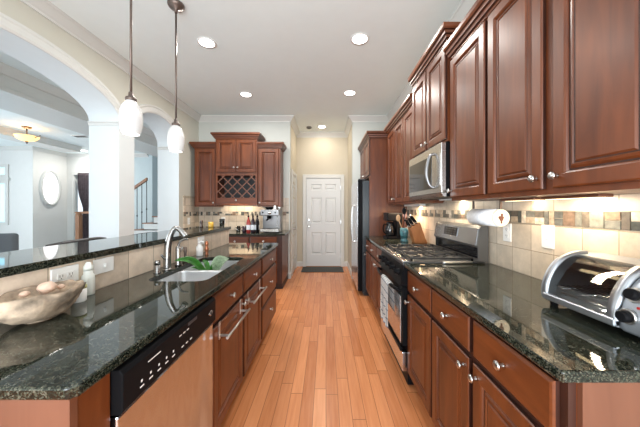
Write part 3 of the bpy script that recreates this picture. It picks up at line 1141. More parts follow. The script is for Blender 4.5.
# ------------------------------------------------------------------ sink
t = thing('sink', 'double bowl stainless steel sink set under the left granite counter', 'sink', (-0.83, 1.785, 0.70))
b = NB()
for y0, y1 in ((1.425, 1.785), (1.815, 2.145)):
    rr = []
    for ins, z in ((-0.012, 0.883), (0.0, 0.883), (0.0, 0.878), (0.006, 0.72), (0.02, 0.70), (0.05, 0.694)):
        rr.append([(x, y, z) for x, y in roundrect(-1.005 + ins, -0.660 - ins, y0 + ins, y1 - ins, 0.05)])
    loops(b, rr, cap0=False, smooth=True)
obj('bowl', b, 'sink', t)
for y in (1.605, 1.98):
    b = NB(); lathe(b, [(0.0, 0.6965), (0.02, 0.6965), (0.036, 0.6975), (0.040, 0.7)], (-0.83, y, 0), 20, cap=False)
    obj('drain', b, 'chrome', t)

# faucet
t = thing('faucet', 'arched stainless pull-down kitchen faucet behind the sink', 'faucet', (-1.032, 1.69, 0.914))
b = NB(); tube(b, [(0, 0, 0.012), (0, 0, 0.07), (0.004, 0, 0.15), (0.020, 0, 0.22), (0.048, 0, 0.268), (0.072, 0, 0.270)], [0.023, 0.0225, 0.0215, 0.019, 0.016, 0.0145], 14, True)
obj('body', b, 'faucet', t, local=True)
b = NB(); tube(b, [(0.069, 0, 0.271), (0.095, 0, 0.248), (0.118, 0, 0.218)], [0.0145, 0.017, 0.0195], 14, True)
obj('spray_head', b, 'faucet', t, local=True)
b = NB(); lathe(b, [(0.028, 0), (0.028, 0.006), (0.022, 0.014)], (0, 0, 0), 18)
obj('base', b, 'faucet', t, local=True)
b = NB(); tube(b, [(0.0, -0.018, 0.075), (0.005, -0.045, 0.085), (0.01, -0.075, 0.11)], [0.007, 0.006, 0.007], 8, True)
obj('lever', b, 'faucet', t, local=True)
t = thing('filter_faucet', 'slim curved water filter faucet beside the main kitchen faucet', 'faucet', (-1.035, 1.82, 0.914))
b = NB(); lathe(b, [(0.021, 0), (0.021, 0.01), (0.0175, 0.02), (0.0175, 0.12), (0.013, 0.135)], (0, 0, 0), 16)
obj('body', b, 'faucet', t, local=True)
b = NB(); tube(b, [(0, 0, 0.12), (0.004, 0, 0.15), (0.03, 0, 0.18), (0.07, 0, 0.186)], [0.009, 0.008, 0.007, 0.006], 10, True)
obj('spout', b, 'faucet', t, local=True)
b = NB(); tube(b, [(0, 0.01, 0.09), (0.0, 0.04, 0.10), (0.004, 0.05, 0.125)], [0.006, 0.005, 0.006], 8, True)
obj('lever', b, 'faucet', t, local=True)
t = thing('air_gap', 'short steel air gap cylinder left of the kitchen faucet', 'air gap', (-1.045, 1.61, 0.914))
b = NB(); lathe(b, [(0.020, 0), (0.020, 0.004), (0.0165, 0.008), (0.0165, 0.055)], (0, 0, 0), 18)
obj('body', b, 'faucet', t, local=True)
b = NB(); lathe(b, [(0.0175, 0.052), (0.0175, 0.072), (0.013, 0.078)], (0, 0, 0), 18)
obj('cap', b, 'faucet', t, local=True)
t = thing('side_sprayer', 'thin dark sprayer standing beyond the filter faucet', 'sprayer', (-1.045, 1.93, 0.914))
b = NB(); lathe(b, [(0.02, 0), (0.018, 0.012), (0.010, 0.02), (0.009, 0.06), (0.013, 0.085), (0.013, 0.11), (0.006, 0.115)], (0, 0, 0), 14)
obj('body', b, 'bronze', t, local=True)

# plant in the sink
M['leaf'] = plain('green_leaf', (0.045, 0.23, 0.025), 0.35, noise_amt=0.4, nscale=25)
M['leaf_pale'] = plain('pale_leaf', (0.30, 0.42, 0.27), 0.4, noise_amt=0.35, nscale=60)
M['pot'] = plain('plastic_pot', (0.05, 0.06, 0.05), 0.5)
t = thing('potted_plant', 'broad leaved green plant standing in the steel sink', 'plant', (-0.845, 1.90, 0.697))
b = NB(); lathe(b, [(0.035, 0), (0.048, 0.10), (0.050, 0.105), (0.045, 0.105), (0.042, 0.09)], (0, 0, 0), 18)
obj('pot', b, 'pot', t, local=True)
b = NB(); lathe(b, [(0.0, 0.095), (0.043, 0.095)], (0, 0, 0), 18, cap=False)
obj('soil', b, 'toe', t, local=True)


def leaf(base, tip, width, arch, mat, fold=0.2, roll=0.7):
    bm = NB()
    base, tip = Vector(base), Vector(tip)
    d = tip - base
    side = (d.cross(Vector((0, 0, 1))).normalized() * 0.4 + d.cross(Vector((0.35, -0.9, 0.35))).normalized() * roll).normalized()
    nor = side.cross(d).normalized()
    nor = nor if nor.z > 0 else -nor
    N = 12
    rows = []
    for i in range(N + 1):
        s = i / N
        p = base + d * s + Vector((0, 0, arch * math.sin(PI * s)))
        w = width * max(0.03, math.sin(PI * min(1, s * 0.93 + 0.05)) ** 0.75)
        row = []
        for k in (-1, -0.5, 0, 0.5, 1):
            row.append(bm.verts.new(p + side * w * k + nor * (abs(k) * w * fold)))
        rows.append(row)
    for a_, c_ in zip(rows, rows[1:]):
        for k in range(4):
            bm.faces.new((a_[k], a_[k + 1], c_[k + 1], c_[k])).smooth = True
    bmesh.ops.solidify(bm, geom=bm.faces[:], thickness=0.002)
    return obj('leaf', bm, mat, t, local=True)


leaf((0, 0, 0.10), (-0.185, -0.13, 0.262), 0.028, 0.062, 'leaf')
leaf((0, 0, 0.10), (0.095, 0.10, 0.235), 0.046, 0.055, 'leaf_pale')
leaf((0, 0, 0.10), (0.085, -0.02, 0.200), 0.030, 0.03, 'leaf_pale')
leaf((0, 0, 0.10), (-0.10, 0.10, 0.22), 0.018, 0.04, 'leaf')
leaf((0, 0, 0.10), (-0.115, -0.05, 0.195), 0.014, 0.03, 'leaf')
leaf((0, 0, 0.10), (0.015, -0.02, 0.21), 0.012, 0.0, 'leaf')

# ------------------------------------------------------------------ dishwasher
t = thing('dishwasher', 'stainless dishwasher with black control panel under the left counter', 'dishwasher', (-0.85, 0.99, 0))
b = NB(); box(b, -1.13, -0.60, 0.697, 1.298, 0.02, 0.875)
obj('tub', b, 'black_matte', t)
b = NB(); bbox(b, -0.60, -0.560, 0.700, 1.290, 0.12, 0.748, 0.006)
m_, nt_, b_ = new_mat('dishwasher_steel')
b_.inputs['Base Color'].default_value = (0.62, 0.67, 0.76, 1); b_.inputs['Metallic'].default_value = 1.0; b_.inputs['Roughness'].default_value = 0.17
tc_ = nt_.nodes.new('ShaderNodeTexCoord'); mp_ = nt_.nodes.new('ShaderNodeMapping'); mp_.inputs['Scale'].default_value = (1, 9, 0.9)
mp_.inputs['Rotation'].default_value = (0.12, 0, 0)
n_ = nt_.nodes.new('ShaderNodeTexNoise'); n_.inputs['Scale'].default_value = 1.0; n_.inputs['Detail'].default_value = 1.0
bp_ = nt_.nodes.new('ShaderNodeBump'); bp_.inputs['Strength'].default_value = 1.0; bp_.inputs['Distance'].default_value = 0.02
nt_.links.new(tc_.outputs['Object'], mp_.inputs['Vector']); nt_.links.new(mp_.outputs[0], n_.inputs['Vector'])
nt_.links.new(n_.outputs['Fac'], bp_.inputs['Height']); nt_.links.new(bp_.outputs[0], b_.inputs['Normal'])
M['dw_steel'] = m_
tag(obj('door', b, 'dw_steel', t), 'brushed steel dishwasher door')
b = NB()
prism(b, [(-0.60, 0.752), (-0.556, 0.752), (-0.547, 0.762), (-0.547, 0.862), (-0.556, 0.874), (-0.60, 0.874)], 'y', 0.700, 1.290)
cp = obj('control_panel', b, 'black', t, bevel=0.003)
b = NB()
for i in range(5):
    y = 0.765 + i * 0.040
    box(b, -0.5475, -0.5462, y, y + 0.016, 0.782, 0.786)
    box(b, -0.5475, -0.5462, y + 0.004, y + 0.010, 0.797, 0.804)
box(b, -0.5475, -0.5462, 0.80, 0.86, 0.838, 0.841)
for i in range(3):
    box(b, -0.5475, -0.5462, 0.985 + i * 0.03, 1.0 + i * 0.03, 0.784, 0.788)
    box(b, -0.5475, -0.5462, 0.97 + i * 0.026, 0.985 + i * 0.026, 0.832, 0.836)
obj('button_markings', b, 'white', cp)
b = NB(); box(b, -0.5475, -0.5455, 1.03, 1.10, 0.846, 0.858)
obj('vent', b, 'charcoal', cp)
b = NB(); lathe(b, [(0.017, 0), (0.017, 0.002), (0.0, 0.002)], (-0.5475, 1.235, 0.815), 20, (1, 0, 0)); lathe(b, [(0.013, 0.002), (0.012, 0.0025)], (-0.5475, 1.235, 0.815), 20, (1, 0, 0), mi=1)
for v in b.verts:
    v.co.z = 0.815 + (v.co.z - 0.815) * 0.72
obj('badge', b, ['chrome', 'slot'], cp)
b = NB(); box(b, -1.0, -0.66, 0.70, 1.29, 0, 0.115)
obj('toe_kick', b, 'black_matte', t)

# ------------------------------------------------------------------ gas range
RY0, RY1 = 1.908, 2.662
t = thing('gas_range', 'stainless gas range with black grates and raised back panel', 'range', (0.88, 2.285, 0))
b = NB(); box(b, 0.60, 1.19, RY0, RY1, 0.02, 0.895)
obj('body', b, 'black', t)
b = NB(); bbox(b, 0.562, 0.60, RY0 + 0.004, RY1 - 0.004, 0.115, 0.255, 0.004)
drw = obj('drawer', b, 'steel_v', t)
b = NB(); bbox(b, 0.545, 0.565, RY0 + 0.004, RY1 - 0.004, 0.262, 0.292, 0.006)
obj('drawer_pull', b, 'black', drw)
b = NB(); bbox(b, 0.562, 0.60, RY0 + 0.004, RY1 - 0.004, 0.298, 0.735, 0.005)
door = obj('oven_door', b, 'black', t)
b = NB(); bbox(b, 0.558, 0.564, RY0 + 0.045, RY1 - 0.03, 0.305, 0.655, 0.002)
tag(obj('window', b, M['steel_v'], door), 'reflective oven door panel')
b = NB()
tube(b, [(0.562, RY0 + 0.03, 0.700), (0.520, RY0 + 0.05, 0.715), (0.508, RY0 + 0.20, 0.712), (0.505, (RY0 + RY1) / 2, 0.712), (0.508, RY1 - 0.20, 0.712), (0.520, RY1 - 0.05, 0.715), (0.562, RY1 - 0.03, 0.700)], 0.013, 10, True)
obj('handle', b, 'black', door)
b = NB(); prism(b, [(0.60, 0.742), (0.560, 0.742), (0.545, 0.752), (0.575, 0.898), (0.60, 0.905)], 'y', RY0, RY1)
cp = obj('control_panel', b, 'black', t)
for i in range(5):
    y = RY0 + 0.09 + i * (RY1 - RY0 - 0.18) / 4
    b = NB(); lathe(b, [(0.026, 0), (0.026, 0.008), (0.021, 0.012), (0.018, 0.034), (0.015, 0.036)], (0.562, y, 0.828), 16, (-1, 0, 0.2))
    box(b, 0.520, 0.534, y - 0.004, y + 0.004, 0.815, 0.853)
    obj('burner_knob', b, 'black', cp)
b = NB(); bbox(b, 0.565, 1.12, RY0, RY1, 0.893, 0.924, 0.006)
ct = obj('cooktop', b, 'charcoal', t)
b = NB(); bbox(b, 0.563, 0.612, RY0 + 0.003, RY1 - 0.003, 0.915, 0.928, 0.003)
obj('front_rim', b, 'steel', ct)
for k, (y0, y1) in enumerate(((1.925, 2.165), (2.175, 2.395), (2.405, 2.645))):
    b = NB()
    zt = 0.952
    x0, x1 = 0.635, 1.085
    for x in (x0, (x0 + x1) / 2, x1):
        bbox(b, x - 0.006, x + 0.006, y0, y1, zt - 0.014, zt, 0.003)
    for y in (y0 + 0.006, y1 - 0.006):
        bbox(b, x0, x1, y - 0.006, y + 0.006, zt - 0.014, zt, 0.003)
    for cx in ((x0 * 3 + x1) / 4, (x0 + x1 * 3) / 4):
        cyy = (y0 + y1) / 2
        for a in range(4):
            dx_, dy_ = math.cos(a * PI / 2 + PI / 4), math.sin(a * PI / 2 + PI / 4)
            tube(b, [(cx + dx_ * 0.03, cyy + dy_ * 0.03, zt - 0.002), (cx + dx_ * 0.115, cyy + dy_ * 0.10, zt - 0.006)], 0.006, 6)
        for x in (x0, x1):
            for y in (y0 + 0.006, y1 - 0.006):
                box(b, x - 0.006, x + 0.006, y - 0.006, y + 0.006, 0.922, zt - 0.01)
    obj('grate', b, 'black_matte', ct)
for x in (0.7475, 0.9725):
    for y in (2.045, 2.285, 2.525):
        if y == 2.285 and x > 0.9:
            continue
        b = NB(); lathe(b, [(0.055, 0.922), (0.055, 0.927), (0.040, 0.930), (0.038, 0.938), (0.030, 0.942)], (x, y, 0), 20)
        obj('burner', b, 'black_matte', ct)
# back panel
b = NB(); prism(b, [(1.12, 0.90), (1.12, 1.02), (1.105, 1.04), (1.125, 1.165), (1.140, 1.185), (1.195, 1.185), (1.195, 0.90)], 'y', RY0, RY1)
bg = obj('back_panel', b, 'grey_side', t, bevel=0.004)
b = NB(); prism(b, [(1.102, 1.042), (1.122, 1.165), (1.126, 1.165), (1.106, 1.040)], 'y', RY0 + 0.012, RY1 - 0.012)
obj('steel_fascia', b, 'steel_v', bg)
b = NB(); prism(b, [(1.1175, 0.945), (1.1175, 1.03), (1.122, 1.03), (1.122, 0.945)], 'y', RY0 + 0.012, RY1 - 0.012)
obj('lower_panel', b, 'black_glass', bg)
b = NB(); prism(b, [(1.1045, 1.082), (1.1150, 1.150), (1.120, 1.150), (1.108, 1.080)], 'y', 2.20, 2.44)
ds_ = obj('display', b, 'black_glass', bg)
b = NB()
for i in range(4):
    for j in range(3):
        f = (1.092 + j * 0.02 - 1.082) / 0.068
        x = 1.1045 + 0.0105 * f
        y = 2.225 + i * 0.05
        box(b, x - 0.001, x + 0.001, y, y + 0.03, 1.092 + j * 0.02, 1.098 + j * 0.02)
obj('button_markings', b, M['grey_side'], ds_)
b = NB(); lathe(b, [(0.014, 0), (0.014, 0.003)], (1.106, 2.32, 1.063), 16, (-1, 0, 0.15))
obj('badge', b, 'chrome', bg)
# black spoon rest on the edge of the counter by the range
t = thing('serving_fork', 'long black serving fork lying on the granite beside the range', 'utensil', (0.98, 1.87, 0.914))
b = NB(); tube(b, [(-0.14, 0.0, 0.009), (0.0, 0.005, 0.012), (0.08, 0.01, 0.012)], [0.010, 0.008, 0.006], 8, True)
obj('handle', b, 'satin', t, local=True)
b = NB()
for k in (-1, 0, 1):
    tube(b, [(0.075, 0.01, 0.012), (0.10, 0.01 + k * 0.014, 0.012), (0.16, 0.01 + k * 0.014, 0.008)], 0.0045, 6)
obj('tines', b, 'black_matte', t, local=True)

# towel on the oven handle


def towel():
    m, nt, bs_ = new_mat('checked_towel')
    tc = nt.nodes.new('ShaderNodeTexCoord')
    s = nt.nodes.new('ShaderNodeSeparateXYZ')
    nt.links.new(tc.outputs['Object'], s.inputs[0])
    fa = math_node(nt, 'LESS_THAN', math_node(nt, 'FRACT', math_node(nt, 'MULTIPLY', math_node(nt, 'ADD', s.outputs[1], 5), 20)), 0.13)
    fb = math_node(nt, 'LESS_THAN', math_node(nt, 'FRACT', math_node(nt, 'MULTIPLY', s.outputs[2], 15)), 0.13)
    mx = nt.nodes.new('ShaderNodeMix')
    mx.data_type = 'RGBA'
    nt.links.new(math_node(nt, 'MAXIMUM', fa, fb), mx.inputs['Factor'])
    mx.inputs['A'].default_value = (0.86, 0.86, 0.85, 1)
    mx.inputs['B'].default_value = (0.22, 0.27, 0.35, 1)
    nt.links.new(mx.outputs['Result'], bs_.inputs['Base Color'])
    bs_.inputs['Roughness'].default_value = 0.9
    M['towel'] = m
    bm = NB()
    prof = [(0.536, 0.50), (0.535, 0.60), (0.534, 0.70), (0.527, 0.724), (0.506, 0.734), (0.490, 0.724), (0.486, 0.70), (0.485, 0.60), (0.483, 0.50), (0.482, 0.42), (0.484, 0.37)]
    cols = []
    for i in range(25):
        y = 2.03 + 0.28 * i / 24
        col = []
        for x, z in prof:
            dn = max(0, (0.72 - z) / 0.35)
            wv = 0.006 * math.sin(i * 0.9) * dn
            yy = 2.17 + (y - 2.17) * (0.94 + 0.10 * dn)
            col.append(bm.verts.new((x + (wv if x < 0.506 else 0.3 * wv), yy, z)))
        cols.append(col)
    for a_, c_ in zip(cols, cols[1:]):
        for j in range(len(prof) - 1):
            bm.faces.new((a_[j], a_[j + 1], c_[j + 1], c_[j])).smooth = True
    bmesh.ops.solidify(bm, geom=bm.faces[:], thickness=0.003)
    tag(obj('dish_towel', bm, 'towel', origin=(0.506, 2.17, 0.37)), 'white checked dish towel hanging over the oven door handle', 'towel')


towel()

# ------------------------------------------------------------------ microwave
t = thing('microwave', 'stainless over-the-range microwave with a bowed door handle', 'microwave', (1.03, 2.283, 1.40))
b = NB(); box(b, 0.885, 1.20, 1.909, 2.657, 1.40, 1.805)
obj('case', b, 'black', t)
b = NB(); bbox(b, 0.848, 0.884, 1.911, 2.655, 1.432, 1.803, 0.004)
dr_ = obj('door', b, 'steel', t)
b = NB(); box(b, 0.846, 0.8485, 2.09, 2.635, 1.472, 1.735)
obj('window', b, M['black_glass'], dr_)
b = NB(); tube(b, [(0.85, 2.045, 1.478), (0.815, 2.05, 1.50), (0.793, 2.055, 1.60), (0.815, 2.05, 1.72), (0.85, 2.045, 1.742)], [0.010, 0.011, 0.013, 0.011, 0.010], 10, True)
obj('handle', b, 'steel_dim', dr_)
b = NB(); prism(b, [(0.848, 1.430), (0.885, 1.430), (0.90, 1.402), (0.866, 1.402)], 'y', 1.911, 2.655)
obj('vent_strip', b, 'steel', t)
b = NB(); box(b, 0.8455, 0.8485, 1.93, 2.0, 1.49, 1.73)
obj('control_panel', b, 'steel', t)

# ------------------------------------------------------------------ fridge
t = thing('refrigerator', 'tall refrigerator with steel doors and black side panel', 'fridge', (0.85, 4.39, 0))
b = NB(); bbox(b, 0.545, 1.19, 3.905, 4.835, 0.06, 1.735, 0.008)
obj('body', b, 'fridge_side', t)
b = NB(); box(b, 0.57, 1.15, 3.93, 4.81, 0, 0.07)
obj('base_grille', b, 'black_matte', t)
for y0, y1, lab in ((3.905, 4.30, 'near'), (4.306, 4.835, 'far')):
    b = NB(); bbox(b, 0.480, 0.5445, y0, y1, 0.075, 1.745, 0.006, 2)
    o = obj('door', b, 'black', t)
    b = NB(); bbox(b, 0.474, 0.4815, y0 + 0.004, y1 - 0.004, 0.08, 1.74, 0.003)
    obj('steel_skin', b, 'steel_v', o)
    hy = 4.262 if lab == 'near' else 4.345
    b = NB(); tube(b, [(0.485, hy, 0.78), (0.435, hy, 0.80), (0.425, hy, 1.05), (0.435, hy, 1.34), (0.485, hy, 1.36)], 0.013, 10, True)
    obj('handle', b, 'satin', o)
b = NB(); bbox(b, 0.49, 0.60, 3.92, 3.98, 1.745, 1.765, 0.004)
obj('hinge_cover', b, 'black_matte', t)

# ------------------------------------------------------------------ toaster oven
t = thing('toaster_oven', 'silver roll-top toaster oven on the near right counter', 'toaster oven', (1.05, 0.88, 0.914))
TX, TZ = 0.905, 0.914
PF = [(0.004, 0.030), (0.0, 0.055), (0.006, 0.095), (0.022, 0.135), (0.048, 0.172), (0.085, 0.200), (0.125, 0.212), (0.16, 0.214)]
PFs = [(p.x, p.y) for p in catmull([(x, z, 0) for x, z in PF], 4)]
full = [(TX + x, TZ + z) for x, z in PFs] + [(TX + 0.255, TZ + 0.212), (TX + 0.275, TZ + 0.195), (TX + 0.275, TZ + 0.022), (TX + 0.01, TZ + 0.022)]
M['toaster'] = steel_mat('toaster_silver', (0.36, 0.39, 0.43), 0.40, (1, 30, 1), metal=0.75)
M['toaster_trim'] = steel_mat('toaster_trim', (0.36, 0.38, 0.41), 0.32, (1, 1, 1), metal=0.9)
ins = [(TX + x + 0.012, TZ + z) for x, z in PFs]
b = NB(); prism(b, full, 'y', 1.065, 1.095)                     # far end cheek
prism(b, full, 'y', 0.60, 0.800)                               # control end
box(b, TX + 0.02, TX + 0.275, 0.80, 1.065, TZ + 0.022, TZ + 0.036)   # floor
box(b, TX + 0.265, TX + 0.275, 0.80, 1.065, TZ + 0.036, TZ + 0.20)   # back
prism(b, [(TX + 0.12, TZ + 0.211), (TX + 0.16, TZ + 0.214), (TX + 0.255, TZ + 0.212), (TX + 0.275, TZ + 0.195), (TX + 0.265, TZ + 0.19), (TX + 0.25, TZ + 0.202), (TX + 0.16, TZ + 0.204), (TX + 0.12, TZ + 0.201)], 'y', 0.80, 1.065)
obj('housing', b, 'toaster', t)
M['liner'] = plain('oven_liner', (0.42, 0.45, 0.47), 0.35)
b = NB(); box(b, TX + 0.255, TX + 0.264, 0.802, 1.063, TZ + 0.038, TZ + 0.195); box(b, TX + 0.02, TX + 0.25, 0.802, 1.063, TZ + 0.037, TZ + 0.041)
obj('liner', b, 'liner', t)
b = NB()
sel = [p for p in PFs if p[0] <= 0.126]
cols = [[b.verts.new((TX + x - 0.001, y, TZ + z)) for x, z in sel] for y in (0.825, 1.062)]
for j in range(len(sel) - 1):
    b.faces.new((cols[0][j], cols[0][j + 1], cols[1][j + 1], cols[1][j])).smooth = True
bmesh.ops.solidify(b, geom=b.faces[:], thickness=0.003)
gd = obj('glass_door', b, 'smoke_glass', t)


def arch_band(y0, y1, d):
    bm = NB()
    ring = lambda y, o: [(TX + x - o * (1 - x / 0.2), y, TZ + z + o * min(1, z / 0.2)) for x, z in PFs]
    A, B_, C_, D_ = ring(y0, 0.0), ring(y0, d), ring(y1, d), ring(y1, 0.0)
    rows = [[bm.verts.new(p) for p in r] for r in (A, B_, C_, D_)]
    for r1, r2 in ((0, 1), (1, 2), (2, 3)):
        for j in range(len(A) - 1):
            bm.faces.new((rows[r1][j], rows[r1][j + 1], rows[r2][j + 1], rows[r2][j])).smooth = True
    return bm


for y0, y1 in ((0.802, 0.830), (1.055, 1.072)):
    obj('door_frame', arch_band(y0, y1, 0.012), 'toaster_trim', gd)
b = NB(); bbox(b, TX - 0.016, TX + 0.006, 0.802, 1.072, TZ + 0.030, TZ + 0.056, 0.006, 3)
obj('door_handle', b, 'toaster_trim', gd)
b = NB()
for i in range(10):
    x = TX + 0.035 + i * 0.022
    tube(b, [(x, 0.802, TZ + 0.085), (x, 1.063, TZ + 0.085)], 0.0016, 6)
for y in (0.85, 0.94, 1.02):
    tube(b, [(TX + 0.02, y, TZ + 0.083), (TX + 0.25, y, TZ + 0.083)], 0.002, 6)
obj('rack', b, 'chrome', t)
b = NB()
for z, x in ((0.055, 0.06), (0.055, 0.2), (0.18, 0.2)):
    tube(b, [(TX + x, 0.802, TZ + z), (TX + x, 1.063, TZ + z)], 0.005, 8)
obj('heating_element', b, 'satin', t)
b = NB(); prism(b, [(TX + x - 0.002, TZ + z) for x, z in PFs if z < 0.19] + [(TX + 0.04, TZ + 0.12), (TX + 0.02, TZ + 0.03)], 'y', 0.66, 0.797)
cp = obj('control_panel', b, 'toaster', t)
for z, x in ((0.137, 0.020), (0.075, -0.003)):
    b = NB(); ax = Vector((-1, 0, 0.35 if z > 0.1 else 0.0))
    lathe(b, [(0.023, -0.006), (0.023, 0.004), (0.021, 0.006)], (TX + x, 0.776, TZ + z), 22, ax)
    o = obj('dial', b, 'satin', cp)
    b = NB(); lathe(b, [(0.0175, 0.004), (0.0165, 0.022), (0.013, 0.025)], (TX + x, 0.776, TZ + z), 20, ax)
    obj('knob', b, 'black', o)
b = NB(); lathe(b, [(0.004, -0.002), (0.004, 0.003)], (TX + 0.004, 0.755, TZ + 0.107), 12, (-1, 0, 0.1))
obj('indicator_light', b, 'red_light', cp)
for y in (0.64, 1.065):
    for x in (0.03, 0.25):
        b = NB(); lathe(b, [(0.013, 0), (0.015, 0.024)], (TX + x, y, TZ), 12)
        obj('foot', b, 'black', t)

# ------------------------------------------------------------------ paper towel roll under the wall cabinet
M['paper'] = plain('paper_towel', (0.80, 0.82, 0.86), 0.9, noise_amt=0.10, nscale=45, bump=0.3)
M['disc_wood'] = plain('painted_wood_disc', (0.80, 0.72, 0.58), 0.5)
M['motif'] = plain('brown_motif', (0.16, 0.06, 0.035), 0.6)
t = thing('paper_towel_holder', 'paper towel roll on a holder under the wall cabinet near the range', 'paper towel', (1.08, 1.74, 1.25))
b = NB(); lathe(b, [(0.020, -0.14), (0.056, -0.14), (0.056, 0.14), (0.020, 0.14)], (1.08, 1.755, 1.255), 28, (0, 1, 0))
obj('paper_roll', b, 'paper', t)
b = NB(); lathe(b, [(0.052, 0), (0.054, 0.003), (0.054, 0.009), (0.051, 0.012)], (1.08, 1.613, 1.255), 28, (0, -1, 0))
dsk = obj('end_disc', b, 'disc_wood', t)
b = NB()
for (x, z, r1, r2) in ((0, -0.004, 0.013, 0.017), (0.003, 0.018, 0.008, 0.010), (-0.012, 0.002, 0.007, 0.010), (0.0, -0.026, 0.006, 0.010), (0.010, 0.002, 0.006, 0.008)):
    lathe(b, [(1.0, 0), (1.0, 0.0012)], (0, 0, 0), 12, (0, -1, 0))
    for v in b.verts[:][-24:]:
        v.co = Vector((1.08 + x + v.co.x * r1, 1.6008 + v.co.y, 1.255 + z + v.co.z * r2))
obj('motif', b, 'motif', dsk)
b = NB()
lathe(b, [(0.008, 0), (0.008, 0.30)], (1.08, 1.61, 1.255), 10, (0, 1, 0))
box(b, 1.074, 1.086, 1.900, 1.908, 1.24, 1.369); box(b, 1.074, 1.086, 1.602, 1.612, 1.30, 1.369)
obj('bracket', b, 'bronze', t)

# ------------------------------------------------------------------ wall plates


def plate(name, label, F, u, z, w, h, kind, group=None, wall=None):
    t = thing(name, label, 'outlet' if kind == 'outlet' else 'switch', F(u, 0, z), group)
    bm = NB(); fbox(bm, F, u - w / 2, u + w / 2, 0, 0.007, z - h / 2, z + h / 2, 0.0025)
    obj('cover_plate', bm, 'white', t)
    if kind == 'outlet':
        for s in (-1, 1):
            du, dz = (s * 0.021, 0) if w > h else (0, s * 0.021)
            bm = NB(); fbox(bm, F, u + du - 0.016, u + du + 0.016, 0.006, 0.009, z + dz - 0.014, z + dz + 0.014, 0.001)
            r = obj('receptacle', bm, 'white', t)
            bm = NB()
            fbox(bm, F, u + du - 0.007, u + du - 0.005, 0.0085, 0.0095, z + dz - 0.004, z + dz + 0.006)
            fbox(bm, F, u + du + 0.005, u + du + 0.007, 0.0085, 0.0095, z + dz - 0.004, z + dz + 0.006)
            fbox(bm, F, u + du - 0.002, u + du + 0.002, 0.0085, 0.0095, z + dz - 0.011, z + dz - 0.007)
            obj('slots', bm, 'slot', r)
    else:
        bm = NB(); fbox(bm, F, u - 0.005, u + 0.005, 0.006, 0.018, z - 0.010, z + 0.010, 0.002)
        obj('toggle', bm, 'white', t)
    return t


FW = Face('R', XR - 0.0125)
plate('wall_outlet', 'white outlet on the right tile backsplash, beside the paper towel roll', FW, 1.72, 1.155, 0.075, 0.118, 'outlet')
plate('wall_switch', 'white switch plate on the right tile backsplash behind the toaster oven', FW, 1.405, 1.160, 0.078, 0.125, 'switch')
FP = Face('L', -1.1275)
plate('wall_outlet', 'white outlet on the bar wall tile directly behind the stone bowl', FP, 1.120, 1.025, 0.118, 0.074, 'outlet')
plate('wall_switch', 'white horizontal switch plate on the bar wall tile behind the white bottle', FP, 1.315, 1.025, 0.118, 0.074, 'switch')
plate('wall_outlet', 'white outlet on the bar wall tile beyond the faucets', FP, 2.34, 1.025, 0.118, 0.074, 'outlet')
plate('wall_outlet', 'white outlet on the left wall tile beside the second arch', Face('L', XL + 0.0125), 4.52, 1.10, 0.075, 0.118, 'outlet')
plate('wall_outlet', 'white outlet on the back wall tile left of the syrup bottles', Face('B', YB - 0.0125), -1.93, 1.10, 0.075, 0.118, 'outlet')

# ------------------------------------------------------------------ stone bowl and small things on the left counter
M['stone'] = plain('rough_stone', (0.33, 0.25, 0.18), 0.85, noise_amt=0.65, nscale=18, bump=1.0)
M['shell'] = plain('pink_shell', (0.62, 0.43, 0.33), 0.6, noise_amt=0.2, nscale=30, bump=0.3)
bm = NB()
N, K = 40, 14
ctr = Vector((-1.028, 0.942, 0))
ax_a, ax_b, H_ = 0.130, 0.090, 0.104
ang = math.radians(88)
rings = []
for k in range(K + 1):
    s = k / K
    th = s * PI / 2
    rr = math.sin(th) ** 0.62 if s > 0 else 0.001
    z = H_ * (1 - math.cos(th)) ** 0.95
    rings.append((max(rr, 0.35) if k == 0 else rr, z))
rings[0] = (0.38, 0.0)
inner = [(0.93, H_ * 1.0), (0.85, H_ * 0.93), (0.6, H_ * 0.72), (0.3, H_ * 0.62)]
vr = []
for r, z in rings + inner:
    row = []
    for i in range(N):
        a = 2 * PI * i / N
        p = Vector((ax_a * r * math.cos(a), ax_b * r * math.sin(a), z))
        nz = noise.noise(p * 14) * 0.014 + noise.noise(p * 45) * 0.008 + noise.noise(p * 90) * 0.004
        if z > 0.002:
            q = Vector((p.x, p.y, 0)).normalized()
            p += q * nz * (1 if r > 0.35 else 0.3)
            if z > 0.3 * H_:
                p.z += noise.noise(Vector((math.cos(a) * 2, math.sin(a) * 2, 3.3))) * 0.012 * (z / H_)
        row.append(bm.verts.new((p.x * math.cos(ang) - p.y * math.sin(ang), p.x * math.sin(ang) + p.y * math.cos(ang), p.z)))
    vr.append(row)
for a_, c_ in zip(vr, vr[1:]):
    for i in range(N):
        bm.faces.new((a_[i], a_[(i + 1) % N], c_[(i + 1) % N], c_[i])).smooth = True
bm.faces.new(vr[0][::-1]); bm.faces.new(vr[-1])
o = obj('stone_bowl', bm, 'stone')
o.location = (ctr.x, ctr.y, 0.914)
tag(o, 'rough tan stone bowl at the near end of the left counter', 'bowl')


def pebble(r, seed, flat=0.8):
    bm = NB()
    bmesh.ops.create_icosphere(bm, subdivisions=3, radius=r)
    for v in bm.verts:
        v.co *= 1 + 0.18 * noise.noise(v.co * (1.6 / r) + Vector((seed, seed, 0)))
        v.co.z *= flat
    for f in bm.faces:
        f.smooth = True
    return bm


for (x, y, z, r, lab) in ((-1.03, 0.96, 1.020, 0.026, 'round pinkish stone, largest of those in the stone bowl'), (-1.055, 0.91, 1.012, 0.013, 'small brown pebble on the left of those in the stone bowl'), (-1.025, 1.005, 1.010, 0.012, 'small brown pebble on the right of those in the stone bowl')):
    o = obj('decorative_stone', pebble(r, x * 9), 'shell')
    o.location = (x, y, z)
    tag(o, lab, 'stone', 'stones in the bowl')

